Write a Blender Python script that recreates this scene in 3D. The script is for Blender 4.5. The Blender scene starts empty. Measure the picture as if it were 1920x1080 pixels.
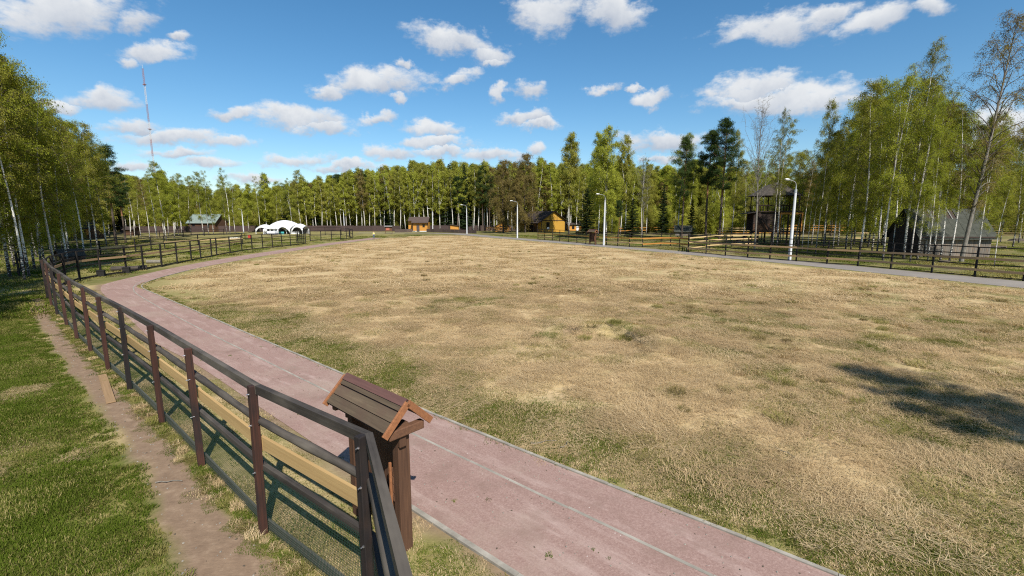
import bpy, bmesh, math, random
import numpy as np
from mathutils import Vector, Matrix
R = math.radians
random.seed(7)
SC = bpy.context.scene
C = SC.collection

# ------------------------------------------------------------------ camera, sky, sun, exposure
CAM_H, FPX, PITCH = 4.2, 853.0, math.atan(130 / 853.0)
cam = bpy.data.objects.new('camera', bpy.data.cameras.new('camera'))
C.objects.link(cam)
cam.location = (0, 0, CAM_H)
cam.rotation_euler = (R(90) - PITCH, 0, 0)
cam.data.sensor_width = 36.0
cam.data.lens = 36.0 * FPX / 1920.0
cam.data.clip_start = 0.1
cam.data.clip_end = 9000
SC.camera = cam

SUN_EL = R(47)
SUN_H = Vector((0.36, -0.933))                      # horizontal direction towards the sun
SKY_STRENGTH = 0.092
SUN_STRENGTH = 5.0
sun = bpy.data.objects.new('sun', bpy.data.lights.new('sun', 'SUN'))
C.objects.link(sun)
sun.data.energy = SUN_STRENGTH
sun.data.angle = R(0.53)
sun.data.color = (1.0, 0.95, 0.87)
sd = Vector((SUN_H.x * math.cos(SUN_EL), SUN_H.y * math.cos(SUN_EL), math.sin(SUN_EL)))
sun.rotation_euler = sd.to_track_quat('Z', 'Y').to_euler()
SC.view_settings.view_transform = 'Standard'
SC.view_settings.look = 'None'
SC.view_settings.gamma = 1.0
SC.view_settings.use_curve_mapping = False
SC.view_settings.exposure = 0.55
SC.cycles.use_denoising = False
SC.cycles.filter_width = 1.15
SC.cycles.max_bounces = 6
SC.cycles.diffuse_bounces = 4
SC.cycles.glossy_bounces = 2
SC.cycles.transmission_bounces = 4
SC.cycles.transparent_max_bounces = 6

def ray(px, py):                                    # photograph pixel -> direction in the world
    u = (px - 960) / FPX; v = (540 - py) / FPX
    c, s = math.cos(PITCH), math.sin(PITCH)
    return (u, c + v * s, -s + v * c)
def at(px, py, z=0.0):                              # where that line of sight meets height z
    d = ray(px, py); t = (z - CAM_H) / d[2]
    return (d[0] * t, d[1] * t)
def atd(px, Y):                                     # ground point under pixel column px at distance Y
    d = ray(px, 425); return (d[0] / d[1] * Y, Y)
def high(py, Y):                                    # height seen on row py at distance Y
    d = ray(960, py); return CAM_H + Y * d[2] / d[1]

# world: Nishita sky with a layer of cumulus
W = bpy.data.worlds.new('World'); SC.world = W; W.use_nodes = True
nt = W.node_tree; nt.nodes.clear()
def N(t, tree=None, **kw):
    n = (tree or nt).nodes.new(t)
    for k, v in kw.items(): setattr(n, k, v)
    return n
def L(a, b, tree=None): (tree or nt).links.new(a, b)
def M_(op, a, b=None, c=None, tree=None, clamp=False):
    n = N('ShaderNodeMath', tree, operation=op, use_clamp=clamp)
    for i, x in enumerate((a, b, c)):
        if x is None: continue
        if isinstance(x, (int, float)): n.inputs[i].default_value = x
        else: L(x, n.inputs[i], tree)
    return n.outputs[0]
out = N('ShaderNodeOutputWorld'); bg = N('ShaderNodeBackground')
sky = N('ShaderNodeTexSky', sky_type='NISHITA', sun_disc=False)
sky.sun_elevation = SUN_EL
sky.sun_rotation = math.atan2(SUN_H.x, SUN_H.y)
sky.altitude = 150; sky.air_density = 1.0; sky.dust_density = 0.5; sky.ozone_density = 3.0
bg.inputs[1].default_value = SKY_STRENGTH
L(bg.outputs[0], out.inputs[0])
geo = N('ShaderNodeTexCoord')
sep = N('ShaderNodeSeparateXYZ'); L(geo.outputs['Generated'], sep.inputs[0])
dx, dy, dz = sep.outputs
ysafe = M_('MAXIMUM', dy, 0.05)
comb = N('ShaderNodeCombineXYZ'); L(M_('DIVIDE', dx, ysafe), comb.inputs[0]); L(M_('DIVIDE', dz, ysafe), comb.inputs[1])
nz1 = N('ShaderNodeTexNoise', noise_dimensions='3D'); nz1.inputs['Scale'].default_value = 12; nz1.inputs['Detail'].default_value = 9; nz1.inputs['Roughness'].default_value = 0.62
L(geo.outputs['Generated'], nz1.inputs['Vector'])
wsub = N('ShaderNodeVectorMath', operation='SUBTRACT'); L(nz1.outputs['Color'], wsub.inputs[0]); wsub.inputs[1].default_value = (.5, .5, .5)
wsc = N('ShaderNodeVectorMath', operation='MULTIPLY'); L(wsub.outputs[0], wsc.inputs[0]); wsc.inputs[1].default_value = (.115, .075, 0)
wadd = N('ShaderNodeVectorMath', operation='ADD'); L(comb.outputs[0], wadd.inputs[0]); L(wsc.outputs[0], wadd.inputs[1])
CLOUDS = [(110,18,165,42,-2),(235,35,45,24,0),(285,98,75,17,0),(330,71,28,9,0),(235,112,26,12,0),(192,186,76,20,3),(115,196,38,11,8),
 (560,222,120,25,4),(445,212,60,13,2),(610,240,70,17,2),(706,222,26,10,0),(705,152,110,26,-2),(612,167,42,15,0),(742,186,18,9,0),
 (850,76,92,27,13),(905,100,55,22,12),(922,118,30,9,0),(757,120,14,10,0),(862,150,42,15,-8),(1015,22,70,40,-4),(1150,20,75,40,6),
 (990,173,40,16,0),(932,174,15,14,0),(985,222,55,14,3),(1012,238,42,9,0),(820,240,68,17,0),(815,267,78,13,0),(830,286,65,10,0),
 (728,288,48,15,0),(920,291,68,13,0),(1002,278,20,10,0),(1130,165,30,9,-4),(1222,185,36,15,-10),(1190,168,20,7,0),
 (1470,46,130,30,-10),(1560,25,70,20,-14),(1640,38,82,24,-22),(1742,12,42,15,0),(1415,168,105,30,-6),(1510,182,140,32,-4),(1400,190,85,14,0),
 (1250,265,95,20,-2),(1240,299,42,8,0),(1885,240,70,45,0),(1700,215,80,16,0),(1800,285,120,18,0),
 (330,262,130,15,0),(240,240,62,14,0),(430,263,55,11,0),(320,290,80,9,0),(395,307,70,10,0),(545,299,68,14,0),(240,312,60,10,0),(650,312,80,8,0),(470,335,70,10,0)]
prev_d = prev_h = None
for (cx, cy, rx, ry, rot) in CLOUDS:
    d0 = ray(cx, cy); X0, Z0 = d0[0] / d0[1], d0[2] / d0[1]
    mp = N('ShaderNodeMapping', vector_type='TEXTURE')
    mp.inputs['Location'].default_value = (X0, Z0, 0); mp.inputs['Rotation'].default_value = (0, 0, -R(rot))
    k = 1.0 / d0[1] / FPX
    mp.inputs['Scale'].default_value = (rx * k * 1.12, ry * k * 1.2, 1)
    L(wadd.outputs[0], mp.inputs['Vector'])
    ln = N('ShaderNodeVectorMath', operation='LENGTH'); L(mp.outputs[0], ln.inputs[0])
    dd = M_('SUBTRACT', 1.0, ln.outputs['Value'])
    sx = N('ShaderNodeSeparateXYZ'); L(mp.outputs[0], sx.inputs[0])
    if prev_d is None: prev_d, prev_h = dd, sx.outputs[1]
    else:
        gt = M_('GREATER_THAN', dd, prev_d)
        mx = N('ShaderNodeMix', data_type='FLOAT'); L(gt, mx.inputs[0]); L(prev_h, mx.inputs[2]); L(sx.outputs[1], mx.inputs[3])
        prev_h = mx.outputs[0]; prev_d = M_('MAXIMUM', dd, prev_d)
nz2 = N('ShaderNodeTexNoise'); nz2.inputs['Scale'].default_value = 26; nz2.inputs['Detail'].default_value = 10; nz2.inputs['Roughness'].default_value = 0.6
mpn = N('ShaderNodeMapping'); mpn.inputs['Scale'].default_value = (1, 1, 2.0); L(geo.outputs['Generated'], mpn.inputs[0]); L(mpn.outputs[0], nz2.inputs['Vector'])
# the rest of the sky carries the same kind of clouds, from noise
nz3 = N('ShaderNodeTexNoise'); nz3.inputs['Scale'].default_value = 5; nz3.inputs['Detail'].default_value = 6
mp3 = N('ShaderNodeMapping'); mp3.inputs['Scale'].default_value = (1, 1, 2.6); L(geo.outputs['Generated'], mp3.inputs[0]); L(mp3.outputs[0], nz3.inputs['Vector'])
behind = N('ShaderNodeMapRange', interpolation_type='SMOOTHSTEP'); L(dy, behind.inputs[0]); behind.inputs[1].default_value = 0.5; behind.inputs[2].default_value = 0.2
rest = M_('MULTIPLY_ADD', nz3.outputs[0], 3.2, -2.05)
rest = M_('ADD', rest, M_('MULTIPLY', M_('SUBTRACT', behind.outputs[0], 1.0), 3.0))
front = M_('SUBTRACT', prev_d, M_('MULTIPLY', behind.outputs[0], 3.0))
dens = M_('MAXIMUM', rest, front)
dens = M_('ADD', dens, M_('MULTIPLY', M_('SUBTRACT', nz2.outputs[0], 0.5), 1.7))
alpha = N('ShaderNodeMapRange', interpolation_type='SMOOTHSTEP'); L(dens, alpha.inputs[0]); alpha.inputs[1].default_value = -0.06; alpha.inputs[2].default_value = 0.66; alpha.inputs[4].default_value = 0.97
shade = M_('ADD', M_('MULTIPLY_ADD', prev_h, 0.75, 0.58), M_('MULTIPLY', M_('SUBTRACT', nz1.outputs[0], 0.5), 1.9), clamp=True)
ccol = N('ShaderNodeMix', data_type='RGBA'); L(shade, ccol.inputs[0])
ccol.inputs[6].default_value = (3.7, 4.1, 4.8, 1); ccol.inputs[7].default_value = (6.2, 6.35, 6.5, 1)
smix = N('ShaderNodeMix', data_type='RGBA'); L(alpha.outputs[0], smix.inputs[0]); L(ccol.outputs[2], smix.inputs[7])
hs = N('ShaderNodeHueSaturation'); hs.inputs['Saturation'].default_value = 1.24; hs.inputs['Hue'].default_value = 0.493; hs.inputs['Value'].default_value = 1.03; L(sky.outputs[0], hs.inputs['Color']); L(hs.outputs[0], smix.inputs[6]); L(smix.outputs[2], bg.inputs[0])

# ------------------------------------------------------------------ materials
MATS = {}
def material(name, rough=0.85, spec=0.3):
    m = bpy.data.materials.new(name); m.use_nodes = True
    b = m.node_tree.nodes['Principled BSDF']
    b.inputs['Roughness'].default_value = rough; b.inputs['Specular IOR Level'].default_value = spec
    MATS[name] = m
    return m, m.node_tree, b
def ramp(t, fac, stops):
    r = N('ShaderNodeValToRGB', t); e = r.color_ramp.elements
    while len(e) < len(stops): e.new(0.5)
    for i, (p, c) in enumerate(stops): e[i].position = p; e[i].color = (*c, 1)
    L(fac, r.inputs[0], t); return r.outputs[0]
def noise(t, vec, scale, detail=4, rough=0.55):
    n = N('ShaderNodeTexNoise', t); n.inputs['Scale'].default_value = scale; n.inputs['Detail'].default_value = detail; n.inputs['Roughness'].default_value = rough
    if vec is not None: L(vec, n.inputs['Vector'], t)
    return n.outputs[0]
def mapping(t, vec, scale):
    m = N('ShaderNodeMapping', t); m.inputs['Scale'].default_value = scale; L(vec, m.inputs[0], t); return m.outputs[0]
def mixc(t, fac, a, b, mode='MIX'):
    m = N('ShaderNodeMix', t, data_type='RGBA', blend_type=mode)
    for s, x in ((m.inputs[0], fac), (m.inputs[6], a), (m.inputs[7], b)):
        if isinstance(x, (int, float)): s.default_value = x
        elif isinstance(x, tuple): s.default_value = (*x, 1)
        else: L(x, s, t)
    return m.outputs[2]
def bump(t, b, h, strength=0.3, dist=0.02):
    n = N('ShaderNodeBump', t); n.inputs['Strength'].default_value = strength; n.inputs['Distance'].default_value = dist
    L(h, n.inputs['Height'], t); L(n.outputs[0], b.inputs['Normal'], t)
def plain(name, c, c2=None, scale=3.0, rough=0.8, spec=0.3, metal=0.0, bmp=0.15, stretch=(1, 1, 1)):
    m, t, b = material(name, rough, spec); b.inputs['Metallic'].default_value = metal
    tc = N('ShaderNodeTexCoord', t); v = mapping(t, tc.outputs['Object'], stretch)
    n = noise(t, v, scale, 6, .6)
    c2 = c2 or tuple(x * .7 for x in c)
    L(ramp(t, n, [(.3, c2), (.68, c)]), b.inputs['Base Color'], t)
    if bmp: bump(t, b, noise(t, v, scale * 6, 4), bmp, .01)
    return m
def wood(name, c, c2, grain='X', scale=6.0, rough=.75, spec=.25, wear=None, bmp=.35):
    """timber: grain runs along the object's axis; every object gets its own shift and tone"""
    m, t, b = material(name, rough, spec)
    tc = N('ShaderNodeTexCoord', t); oi = N('ShaderNodeObjectInfo', t)
    off = N('ShaderNodeVectorMath', t, operation='ADD'); L(tc.outputs['Object'], off.inputs[0], t)
    mul = N('ShaderNodeVectorMath', t, operation='SCALE'); mul.inputs[0].default_value = (13.1, 7.7, 5.3); L(oi.outputs['Random'], mul.inputs['Scale'], t)
    L(mul.outputs[0], off.inputs[1], t)
    s = {'X': (.35, 6, 6), 'Y': (6, .35, 6), 'Z': (6, 6, .35)}[grain]
    v = mapping(t, off.outputs[0], s)
    n = noise(t, v, scale, 7, .65)
    col = ramp(t, n, [(.28, c2), (.7, c)])
    big = noise(t, mapping(t, off.outputs[0], (1.2, 1.2, 1.2)), 2.0, 4)
    if wear: col = mixc(t, ramp(t, big, [(.45, (0, 0, 0)), (.72, (1, 1, 1))]), col, wear)
    tone = M_('MULTIPLY_ADD', oi.outputs['Random'], .34, .83, tree=t)
    tn = N('ShaderNodeCombineColor', t)
    for i in range(3): L(tone, tn.inputs[i], t)
    L(mixc(t, 1.0, col, tn.outputs[0], 'MULTIPLY'), b.inputs['Base Color'], t)
    bump(t, b, n, bmp, .004)
    return m
def leafmat(name, cols, trans=.35, rough=.6):
    m = bpy.data.materials.new(name); m.use_nodes = True; MATS[name] = m
    t = m.node_tree; t.nodes.clear()
    o = N('ShaderNodeOutputMaterial', t); df = N('ShaderNodeBsdfDiffuse', t); tr = N('ShaderNodeBsdfTranslucent', t); mx = N('ShaderNodeMixShader', t)
    a = N('ShaderNodeAttribute', t, attribute_name='tint'); oi = N('ShaderNodeObjectInfo', t)
    f = M_('ADD', M_('MULTIPLY', a.outputs['Fac'], .6, tree=t), M_('MULTIPLY', oi.outputs['Random'], .4, tree=t), tree=t)
    c = ramp(t, f, cols)
    L(c, df.inputs[0], t)
    tc = mixc(t, 1.0, c, (1.15, 1.1, .6), 'MULTIPLY'); L(tc, tr.inputs[0], t)
    mx.inputs[0].default_value = trans
    L(df.outputs[0], mx.inputs[1], t); L(tr.outputs[0], mx.inputs[2], t); L(mx.outputs[0], o.inputs[0], t)
    return m
leafmat('leaf_fresh', [(.05, (.18, .21, .028)), (.35, (.24, .27, .034)), (.62, (.29, .305, .04)), (.95, (.34, .33, .06))], .48)
leafmat('leaf_olive', [(.05, (.16, .17, .03)), (.4, (.225, .23, .038)), (.75, (.27, .26, .05)), (.95, (.30, .27, .07))], .48)
leafmat('leaf_bronze', [(.05, (.14, .11, .035)), (.45, (.20, .155, .055)), (.8, (.235, .19, .065)), (.98, (.26, .225, .07))], .42)
leafmat('leaf_pale', [(.05, (.25, .275, .04)), (.35, (.32, .345, .05)), (.62, (.36, .375, .06)), (.95, (.41, .39, .085))], .5)
leafmat('leaf_pale_olive', [(.05, (.22, .23, .045)), (.4, (.28, .285, .055)), (.75, (.325, .31, .065)), (.95, (.35, .32, .09))], .5)
leafmat('needle_pine', [(.05, (.022, .038, .014)), (.5, (.042, .066, .020)), (.95, (.07, .095, .028))], .12)
leafmat('needle_spruce', [(.05, (.014, .024, .012)), (.5, (.028, .044, .018)), (.95, (.046, .066, .024))], .1)
leafmat('straw_blade', [(.05, (.30, .215, .115)), (.35, (.42, .305, .17)), (.7, (.52, .395, .23)), (.95, (.62, .495, .315))], .25)
leafmat('green_blade', [(.05, (.055, .08, .010)), (.45, (.085, .122, .014)), (.8, (.125, .15, .026)), (.98, (.26, .23, .08))], .35)
leafmat('weed_brown', [(.05, (.11, .088, .036)), (.4, (.18, .14, .058)), (.75, (.25, .19, .085)), (.98, (.36, .28, .14))], .25)
leafmat('olive_blade', [(.05, (.12, .118, .032)), (.4, (.185, .17, .05)), (.75, (.265, .225, .085)), (.98, (.42, .34, .17))], .3)

def birch_bark():
    m, t, b = material('birch_bark', .7, .3)
    tc = N('ShaderNodeTexCoord', t); oi = N('ShaderNodeObjectInfo', t)
    v = mapping(t, tc.outputs['Object'], (2.2, 2.2, 5.5))
    n = noise(t, v, 3.0, 5, .6)
    sp = N('ShaderNodeSeparateXYZ', t); L(tc.outputs['Object'], sp.inputs[0], t)
    low = N('ShaderNodeMapRange', t); L(sp.outputs[2], low.inputs[0], t); low.inputs[1].default_value = 0; low.inputs[2].default_value = 3.2; low.inputs[3].default_value = .2; low.inputs[4].default_value = 0
    f = M_('SUBTRACT', n, low.outputs[0], tree=t)
    white = mixc(t, oi.outputs['Random'], (.72, .70, .64), (.52, .48, .42))
    col = mixc(t, ramp(t, f, [(.40, (0, 0, 0)), (.46, (1, 1, 1))]), (.035, .03, .027), white)
    L(col, b.inputs['Base Color'], t); bump(t, b, n, .4, .02)
birch_bark()
plain('twig_bark', (.12, .095, .075), (.06, .045, .036), 4)
plain('pine_bark_low', (.11, .08, .06), (.04, .03, .025), 5, bmp=.5, stretch=(3, 3, 1))
plain('pine_bark', (.30, .135, .06), (.11, .06, .038), 2.2, bmp=.4, stretch=(3, 3, .8))
plain('grey_bark', (.22, .20, .165), (.10, .09, .075), 5, bmp=.4, stretch=(3, 3, .8))
plain('dark_bark', (.075, .06, .05), (.03, .025, .02), 4, bmp=.4)

wood('rail_wood', (.060, .050, .042), (.022, .018, .015), 'X', wear=(.115, .098, .078))
wood('post_wood', (.075, .029, .019), (.024, .014, .011), 'Z', wear=(.016, .013, .013))
wood('post_dark', (.022, .017, .016), (.010, .008, .008), 'Z', wear=(.05, .028, .02))
wood('post_black', (.020, .017, .015), (.009, .008, .007), 'Z')
wood('rail_black', (.026, .021, .018), (.010, .008, .007), 'X')
wood('pale_plank', (.41, .275, .12), (.30, .19, .078), 'X', 4, bmp=.15)
wood('worn_plank', (.30, .195, .105), (.19, .12, .062), 'X', 4, bmp=.2)
wood('fresh_plank', (.58, .42, .22), (.44, .30, .14), 'X', 4, bmp=.15)
wood('brown_plank', (.44, .285, .15), (.30, .185, .092), 'X', 4, bmp=.15)
wood('orange_plank', (.50, .235, .055), (.36, .155, .035), 'X', 4, bmp=.15)
wood('kiosk_brown', (.118, .060, .034), (.062, .032, .020), 'Z', 5)
wood('kiosk_brown_x', (.135, .066, .036), (.07, .035, .021), 'X', 5)
wood('kiosk_orange', (.27, .115, .05), (.16, .066, .03), 'X', 5)
wood('kiosk_roof', (.120, .088, .056), (.062, .046, .030), 'X', 5, wear=(.085, .055, .038))
wood('ridge_plum', (.115, .058, .048), (.07, .035, .03), 'X', 5)
wood('bottom_board', (.15, .14, .11), (.075, .07, .058), 'X', 5)
wood('house_orange', (.56, .27, .055), (.46, .205, .038), 'X', 2.5, rough=.6)
wood('barn_yellow', (.50, .285, .045), (.34, .18, .028), 'X', 2.5)
wood('grey_boards', (.20, .175, .145), (.085, .074, .062), 'Z', 4, wear=(.19, .135, .09))
wood('dark_boards', (.055, .036, .028), (.026, .018, .015), 'Z', 3)
wood('fence_brown', (.070, .045, .040), (.042, .028, .026), 'Z', 3)
wood('low_fence_brown', (.095, .068, .056), (.06, .043, .037), 'Z', 3)
wood('log_brown', (.115, .062, .036), (.055, .03, .02), 'X', 3)
plain('metal_roof_brown', (.085, .060, .052), (.065, .047, .041), 1.0, .55, bmp=.05)
plain('dark_roof', (.050, .036, .032), (.026, .02, .019), 2.5, .8)
plain('slate_sheet', (.060, .062, .050), (.030, .034, .025), 2.0, .9)
plain('slate_pale', (.24, .24, .225), (.15, .15, .14), 3.0, .8)
plain('green_roof', (.20, .245, .22), (.14, .18, .16), 1.2, .5)
plain('shingle_dark', (.075, .062, .050), (.034, .029, .024), 3.0, .9)
plain('canvas_white', (.80, .80, .79), (.66, .67, .67), .8, .6, bmp=.03)
plain('canvas_shade', (.16, .155, .15), (.10, .10, .10), 1.2, .8)  # dark copy of the canvas, with the marquee's inner shade in its colour
plain('white_paint', (.76, .77, .78), (.60, .61, .62), 1.5, .5)
plain('concrete_pole', (.60, .61, .62), (.50, .51, .52), 1.2, .7, stretch=(3, 3, .3))
plain('lamp_metal', (.42, .43, .43), (.36, .37, .37), 2, .4, metal=.3, bmp=0)
plain('lamp_white', (.78, .78, .76), (.70, .70, .69), 2, .35, bmp=0)
plain('kerb_concrete', (.33, .30, .25), (.15, .135, .11), 3.0, .95)
plain('mast_red', (.30, .14, .125), (.24, .11, .1), 1, .6, bmp=0)
plain('mast_white', (.48, .46, .46), (.5, .48, .48), 1, .6, bmp=0)
plain('teal_panel', (.08, .40, .42), (.06, .32, .35), 2, .6)
plain('red_paint', (.42, .05, .035), (.30, .035, .028), 3, .5)
plain('dark_glass', (.015, .017, .02), (.01, .011, .013), 2, .12, .6, bmp=0)
plain('door_grey', (.075, .062, .062), (.055, .046, .046), 2, .6)
plain('bolt_zinc', (.6, .6, .62), (.4, .4, .42), 8, .35, metal=.9, bmp=0)
plain('net_green', (.017, .060, .042), (.012, .045, .032), 3, .55, bmp=0)
plain('skin', (.50, .30, .21), (.44, .26, .18), 5, .5, bmp=0)
plain('shirt_yellow', (.72, .74, .22), (.60, .62, .17), 5, .8, bmp=0)
plain('jeans_blue', (.10, .17, .27), (.07, .12, .2), 5, .8, bmp=0)
plain('hair_brown', (.07, .045, .03), (.05, .03, .02), 9, .7, bmp=0)
plain('navy_plastic', (.03, .04, .11), (.02, .03, .08), 3, .5)
plain('stone_grey', (.24, .22, .19), (.13, .12, .10), 4, .9)
plain('rubble_earth', (.11, .085, .06), (.055, .045, .034), 4, .95)
plain('notice_paper', (.45, .14, .09), (.30, .09, .06), 3, .7)
plain('banner_white', (.62, .62, .6), (.25, .26, .27), 1.6, .7)

def ground_material():
    m, t, b = material('ground_turf', .95, .1)
    tc = N('ShaderNodeTexCoord', t); P = tc.outputs['Object']
    z = N('ShaderNodeAttribute', t, attribute_name='zone'); s = N('ShaderNodeSeparateColor', t); L(z.outputs['Color'], s.inputs[0], t)
    fine = noise(t, P, 9.0, 8, .7); mid = noise(t, P, 1.1, 6, .6); big = noise(t, P, .12, 4, .55)
    streak = noise(t, mapping(t, P, (1.0, 3.2, 1)), 3.5, 8, .72)
    straw = ramp(t, streak, [(.26, (.29, .20, .105)), (.42, (.405, .29, .158)), (.58, (.49, .365, .208)), (.78, (.58, .45, .28))])
    straw = mixc(t, ramp(t, mid, [(.35, (1, 1, 1)), (.62, (0, 0, 0))]), straw, mixc(t, .40, straw, (.30, .25, .10)))
    straw = mixc(t, ramp(t, big, [(.52, (0, 0, 0)), (.75, (1, 1, 1))]), straw, mixc(t, .35, straw, (.42, .29, .13)))
    grn = ramp(t, fine, [(.28, (.055, .07, .014)), (.5, (.10, .115, .022)), (.72, (.165, .165, .045))])
    olive = ramp(t, fine, [(.28, (.105, .098, .028)), (.5, (.175, .155, .048)), (.72, (.27, .23, .09))])
    grn = mixc(t, ramp(t, mid, [(.42, (0, 0, 0)), (.62, (1, 1, 1))]), grn, olive)
    dirt = ramp(t, noise(t, P, 5.0, 8, .7), [(.3, (.155, .105, .07)), (.55, (.205, .142, .095)), (.75, (.285, .21, .145))])
    floor_ = ramp(t, noise(t, P, .8, 7, .65), [(.34, (.060, .070, .018)), (.5, (.115, .112, .036)), (.64, (.205, .155, .078))])
    def edge(fac, amt=.5):
        j = M_('MULTIPLY', M_('SUBTRACT', M_('ADD', M_('MULTIPLY', mid, .5, tree=t), M_('MULTIPLY', fine, .5, tree=t), tree=t), .5, tree=t), amt * 4, tree=t)
        bell = M_('MULTIPLY', M_('MULTIPLY', fac, M_('SUBTRACT', 1.0, fac, tree=t), tree=t), 4.0, tree=t)
        return M_('ADD', fac, M_('MULTIPLY', j, bell, tree=t), tree=t, clamp=True)
    col = mixc(t, edge(s.outputs[0]), straw, grn)
    col = mixc(t, edge(s.outputs[2]), col, floor_)
    col = mixc(t, edge(s.outputs[1]), col, dirt)
    L(col, b.inputs['Base Color'], t)
    bump(t, b, M_('ADD', M_('MULTIPLY', streak, .6, tree=t), M_('MULTIPLY', fine, .4, tree=t), tree=t), .6, .03)
ground_material()
def track_material():
    m, t, b = material('red_grit', .95, .15)
    P = N('ShaderNodeTexCoord', t).outputs['Object']
    f = noise(t, P, 38, 6, .75); mid = noise(t, P, 1.4, 6, .6)
    rm = N('ShaderNodeMapping', t); rm.inputs['Rotation'].default_value = (0, 0, R(40.6)); L(P, rm.inputs[0], t)   # wear runs along the track
    st = noise(t, mapping(t, rm.outputs[0], (.35, 2.2, 1)), 1.3, 7, .7)
    c = ramp(t, f, [(.3, (.19, .115, .098)), (.5, (.255, .165, .138)), (.72, (.345, .24, .205))])
    c = mixc(t, ramp(t, st, [(.5, (0, 0, 0)), (.74, (.75, .75, .75))]), c, (.40, .30, .26))
    c = mixc(t, ramp(t, mid, [(.52, (0, 0, 0)), (.70, (.8, .8, .8))]), c, (.20, .13, .105))
    c = mixc(t, ramp(t, noise(t, P, .33, 6, .7), [(.50, (0, 0, 0)), (.66, (.7, .7, .7))]), c, (.30, .225, .18))
    c = mixc(t, ramp(t, noise(t, P, 7, 5, .8), [(.62, (0, 0, 0)), (.72, (.6, .6, .6))]), c, (.16, .11, .09))
    vo = N('ShaderNodeTexVoronoi', t); vo.inputs['Scale'].default_value = 4.5; L(P, vo.inputs['Vector'], t)
    c = mixc(t, ramp(t, vo.outputs['Distance'], [(.03, (1, 1, 1)), (.05, (0, 0, 0))]), c, (.48, .42, .38))
    L(c, b.inputs['Base Color'], t); bump(t, b, f, .5, .008)
track_material()
def asphalt_material():
    m, t, b = material('grey_road', .9, .2)
    P = N('ShaderNodeTexCoord', t).outputs['Object']
    c = ramp(t, noise(t, P, 30, 5, .7), [(.3, (.155, .135, .118)), (.7, (.235, .21, .185))])
    c = mixc(t, ramp(t, noise(t, P, .35, 5), [(.45, (0, 0, 0)), (.7, (.6, .6, .6))]), c, (.25, .225, .19))
    L(c, b.inputs['Base Color'], t); bump(t, b, noise(t, P, 60, 3), .3, .004)
asphalt_material()

# ------------------------------------------------------------------ mesh and object helpers
class MB:
    """collects solids into one mesh"""
    def __init__(s): s.v = []; s.f = []; s.m = []
    def add(s, vs, fs, mi=0):
        o = len(s.v); s.v += [tuple(v) for v in vs]; s.f += [tuple(i + o for i in f) for f in fs]; s.m += [mi] * len(fs); return s
    def box(s, c, d, mi=0, rz=0.0, cham=0.0):
        x, y, z = (q / 2 for q in d); cs, sn = math.cos(rz), math.sin(rz)
        P = [(-x, -y, -z), (x, -y, -z), (x, y, -z), (-x, y, -z), (-x, -y, z), (x, -y, z), (x, y, z), (-x, y, z)]
        return s.add([(c[0] + p[0] * cs - p[1] * sn, c[1] + p[0] * sn + p[1] * cs, c[2] + p[2]) for p in P],
                     [(0, 3, 2, 1), (4, 5, 6, 7), (0, 1, 5, 4), (1, 2, 6, 5), (2, 3, 7, 6), (3, 0, 4, 7)], mi)
    def beam(s, a, b, w, h, mi=0, up=(0, 0, 1)):
        a, b = Vector(a), Vector(b); d = (b - a).normalized(); u = Vector(up)
        sd_ = d.cross(u); sd_ = (sd_ if sd_.length > 1e-5 else d.cross(Vector((0, 1, 0)))).normalized(); u = sd_.cross(d)
        q = [sd_ * (i * w / 2) + u * (j * h / 2) for i, j in ((-1, -1), (1, -1), (1, 1), (-1, 1))]
        return s.add([a + k for k in q] + [b + k for k in q], [(0, 1, 2, 3), (4, 7, 6, 5), (0, 4, 5, 1), (1, 5, 6, 2), (2, 6, 7, 3), (3, 7, 4, 0)], mi)
    def tube(s, pts, rad, n=8, mi=0):
        V, F = tube_np(np.array(pts, float), np.array(rad, float), n)
        s.add(V.tolist(), F.tolist(), mi)
        o = len(pts) - 1
        return s.add([], [], mi)
    def prism(s, poly, a, b, mi=0):
        """poly of (x, z) swept along y from a to b"""
        n = len(poly)
        return s.add([(x, a, z) for x, z in poly] + [(x, b, z) for x, z in poly],
                     [tuple(range(n)), tuple(range(2 * n - 1, n - 1, -1))] + [(i, i + n, (i + 1) % n + n, (i + 1) % n) for i in range(n)], mi)
    def mesh(s, name, mats):
        me = bpy.data.meshes.new(name); me.from_pydata(s.v, [], s.f)
        for k in (mats if isinstance(mats, (list, tuple)) else [mats]): me.materials.append(MATS[k])
        if isinstance(mats, (list, tuple)): me.polygons.foreach_set('material_index', s.m)
        bm = bmesh.new(); bm.from_mesh(me); bmesh.ops.recalc_face_normals(bm, faces=bm.faces); bm.to_mesh(me); bm.free()
        return me
def tube_np(P, r, n=6):
    k = len(P); T = np.gradient(P, axis=0); T /= np.linalg.norm(T, axis=1, keepdims=True) + 1e-9
    ref = np.where(np.abs(T[:, 2:3]) < .95, np.array([[0, 0, 1.0]]), np.array([[1.0, 0, 0]]))
    A = np.cross(T, ref); A /= np.linalg.norm(A, axis=1, keepdims=True) + 1e-9
    for i in range(1, k):
        if (A[i] * A[i - 1]).sum() < 0: A[i] = -A[i]
    B = np.cross(T, A); an = np.linspace(0, 2 * np.pi, n, endpoint=False)
    V = P[:, None] + r[:, None, None] * (A[:, None] * np.cos(an)[None, :, None] + B[:, None] * np.sin(an)[None, :, None])
    i = np.arange(k - 1)[:, None] * n; j = np.arange(n)[None]; j2 = (j + 1) % n
    F = np.stack([i + j, i + j2, i + n + j2, i + n + j], -1).reshape(-1, 4)
    return V.reshape(-1, 3), F
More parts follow.
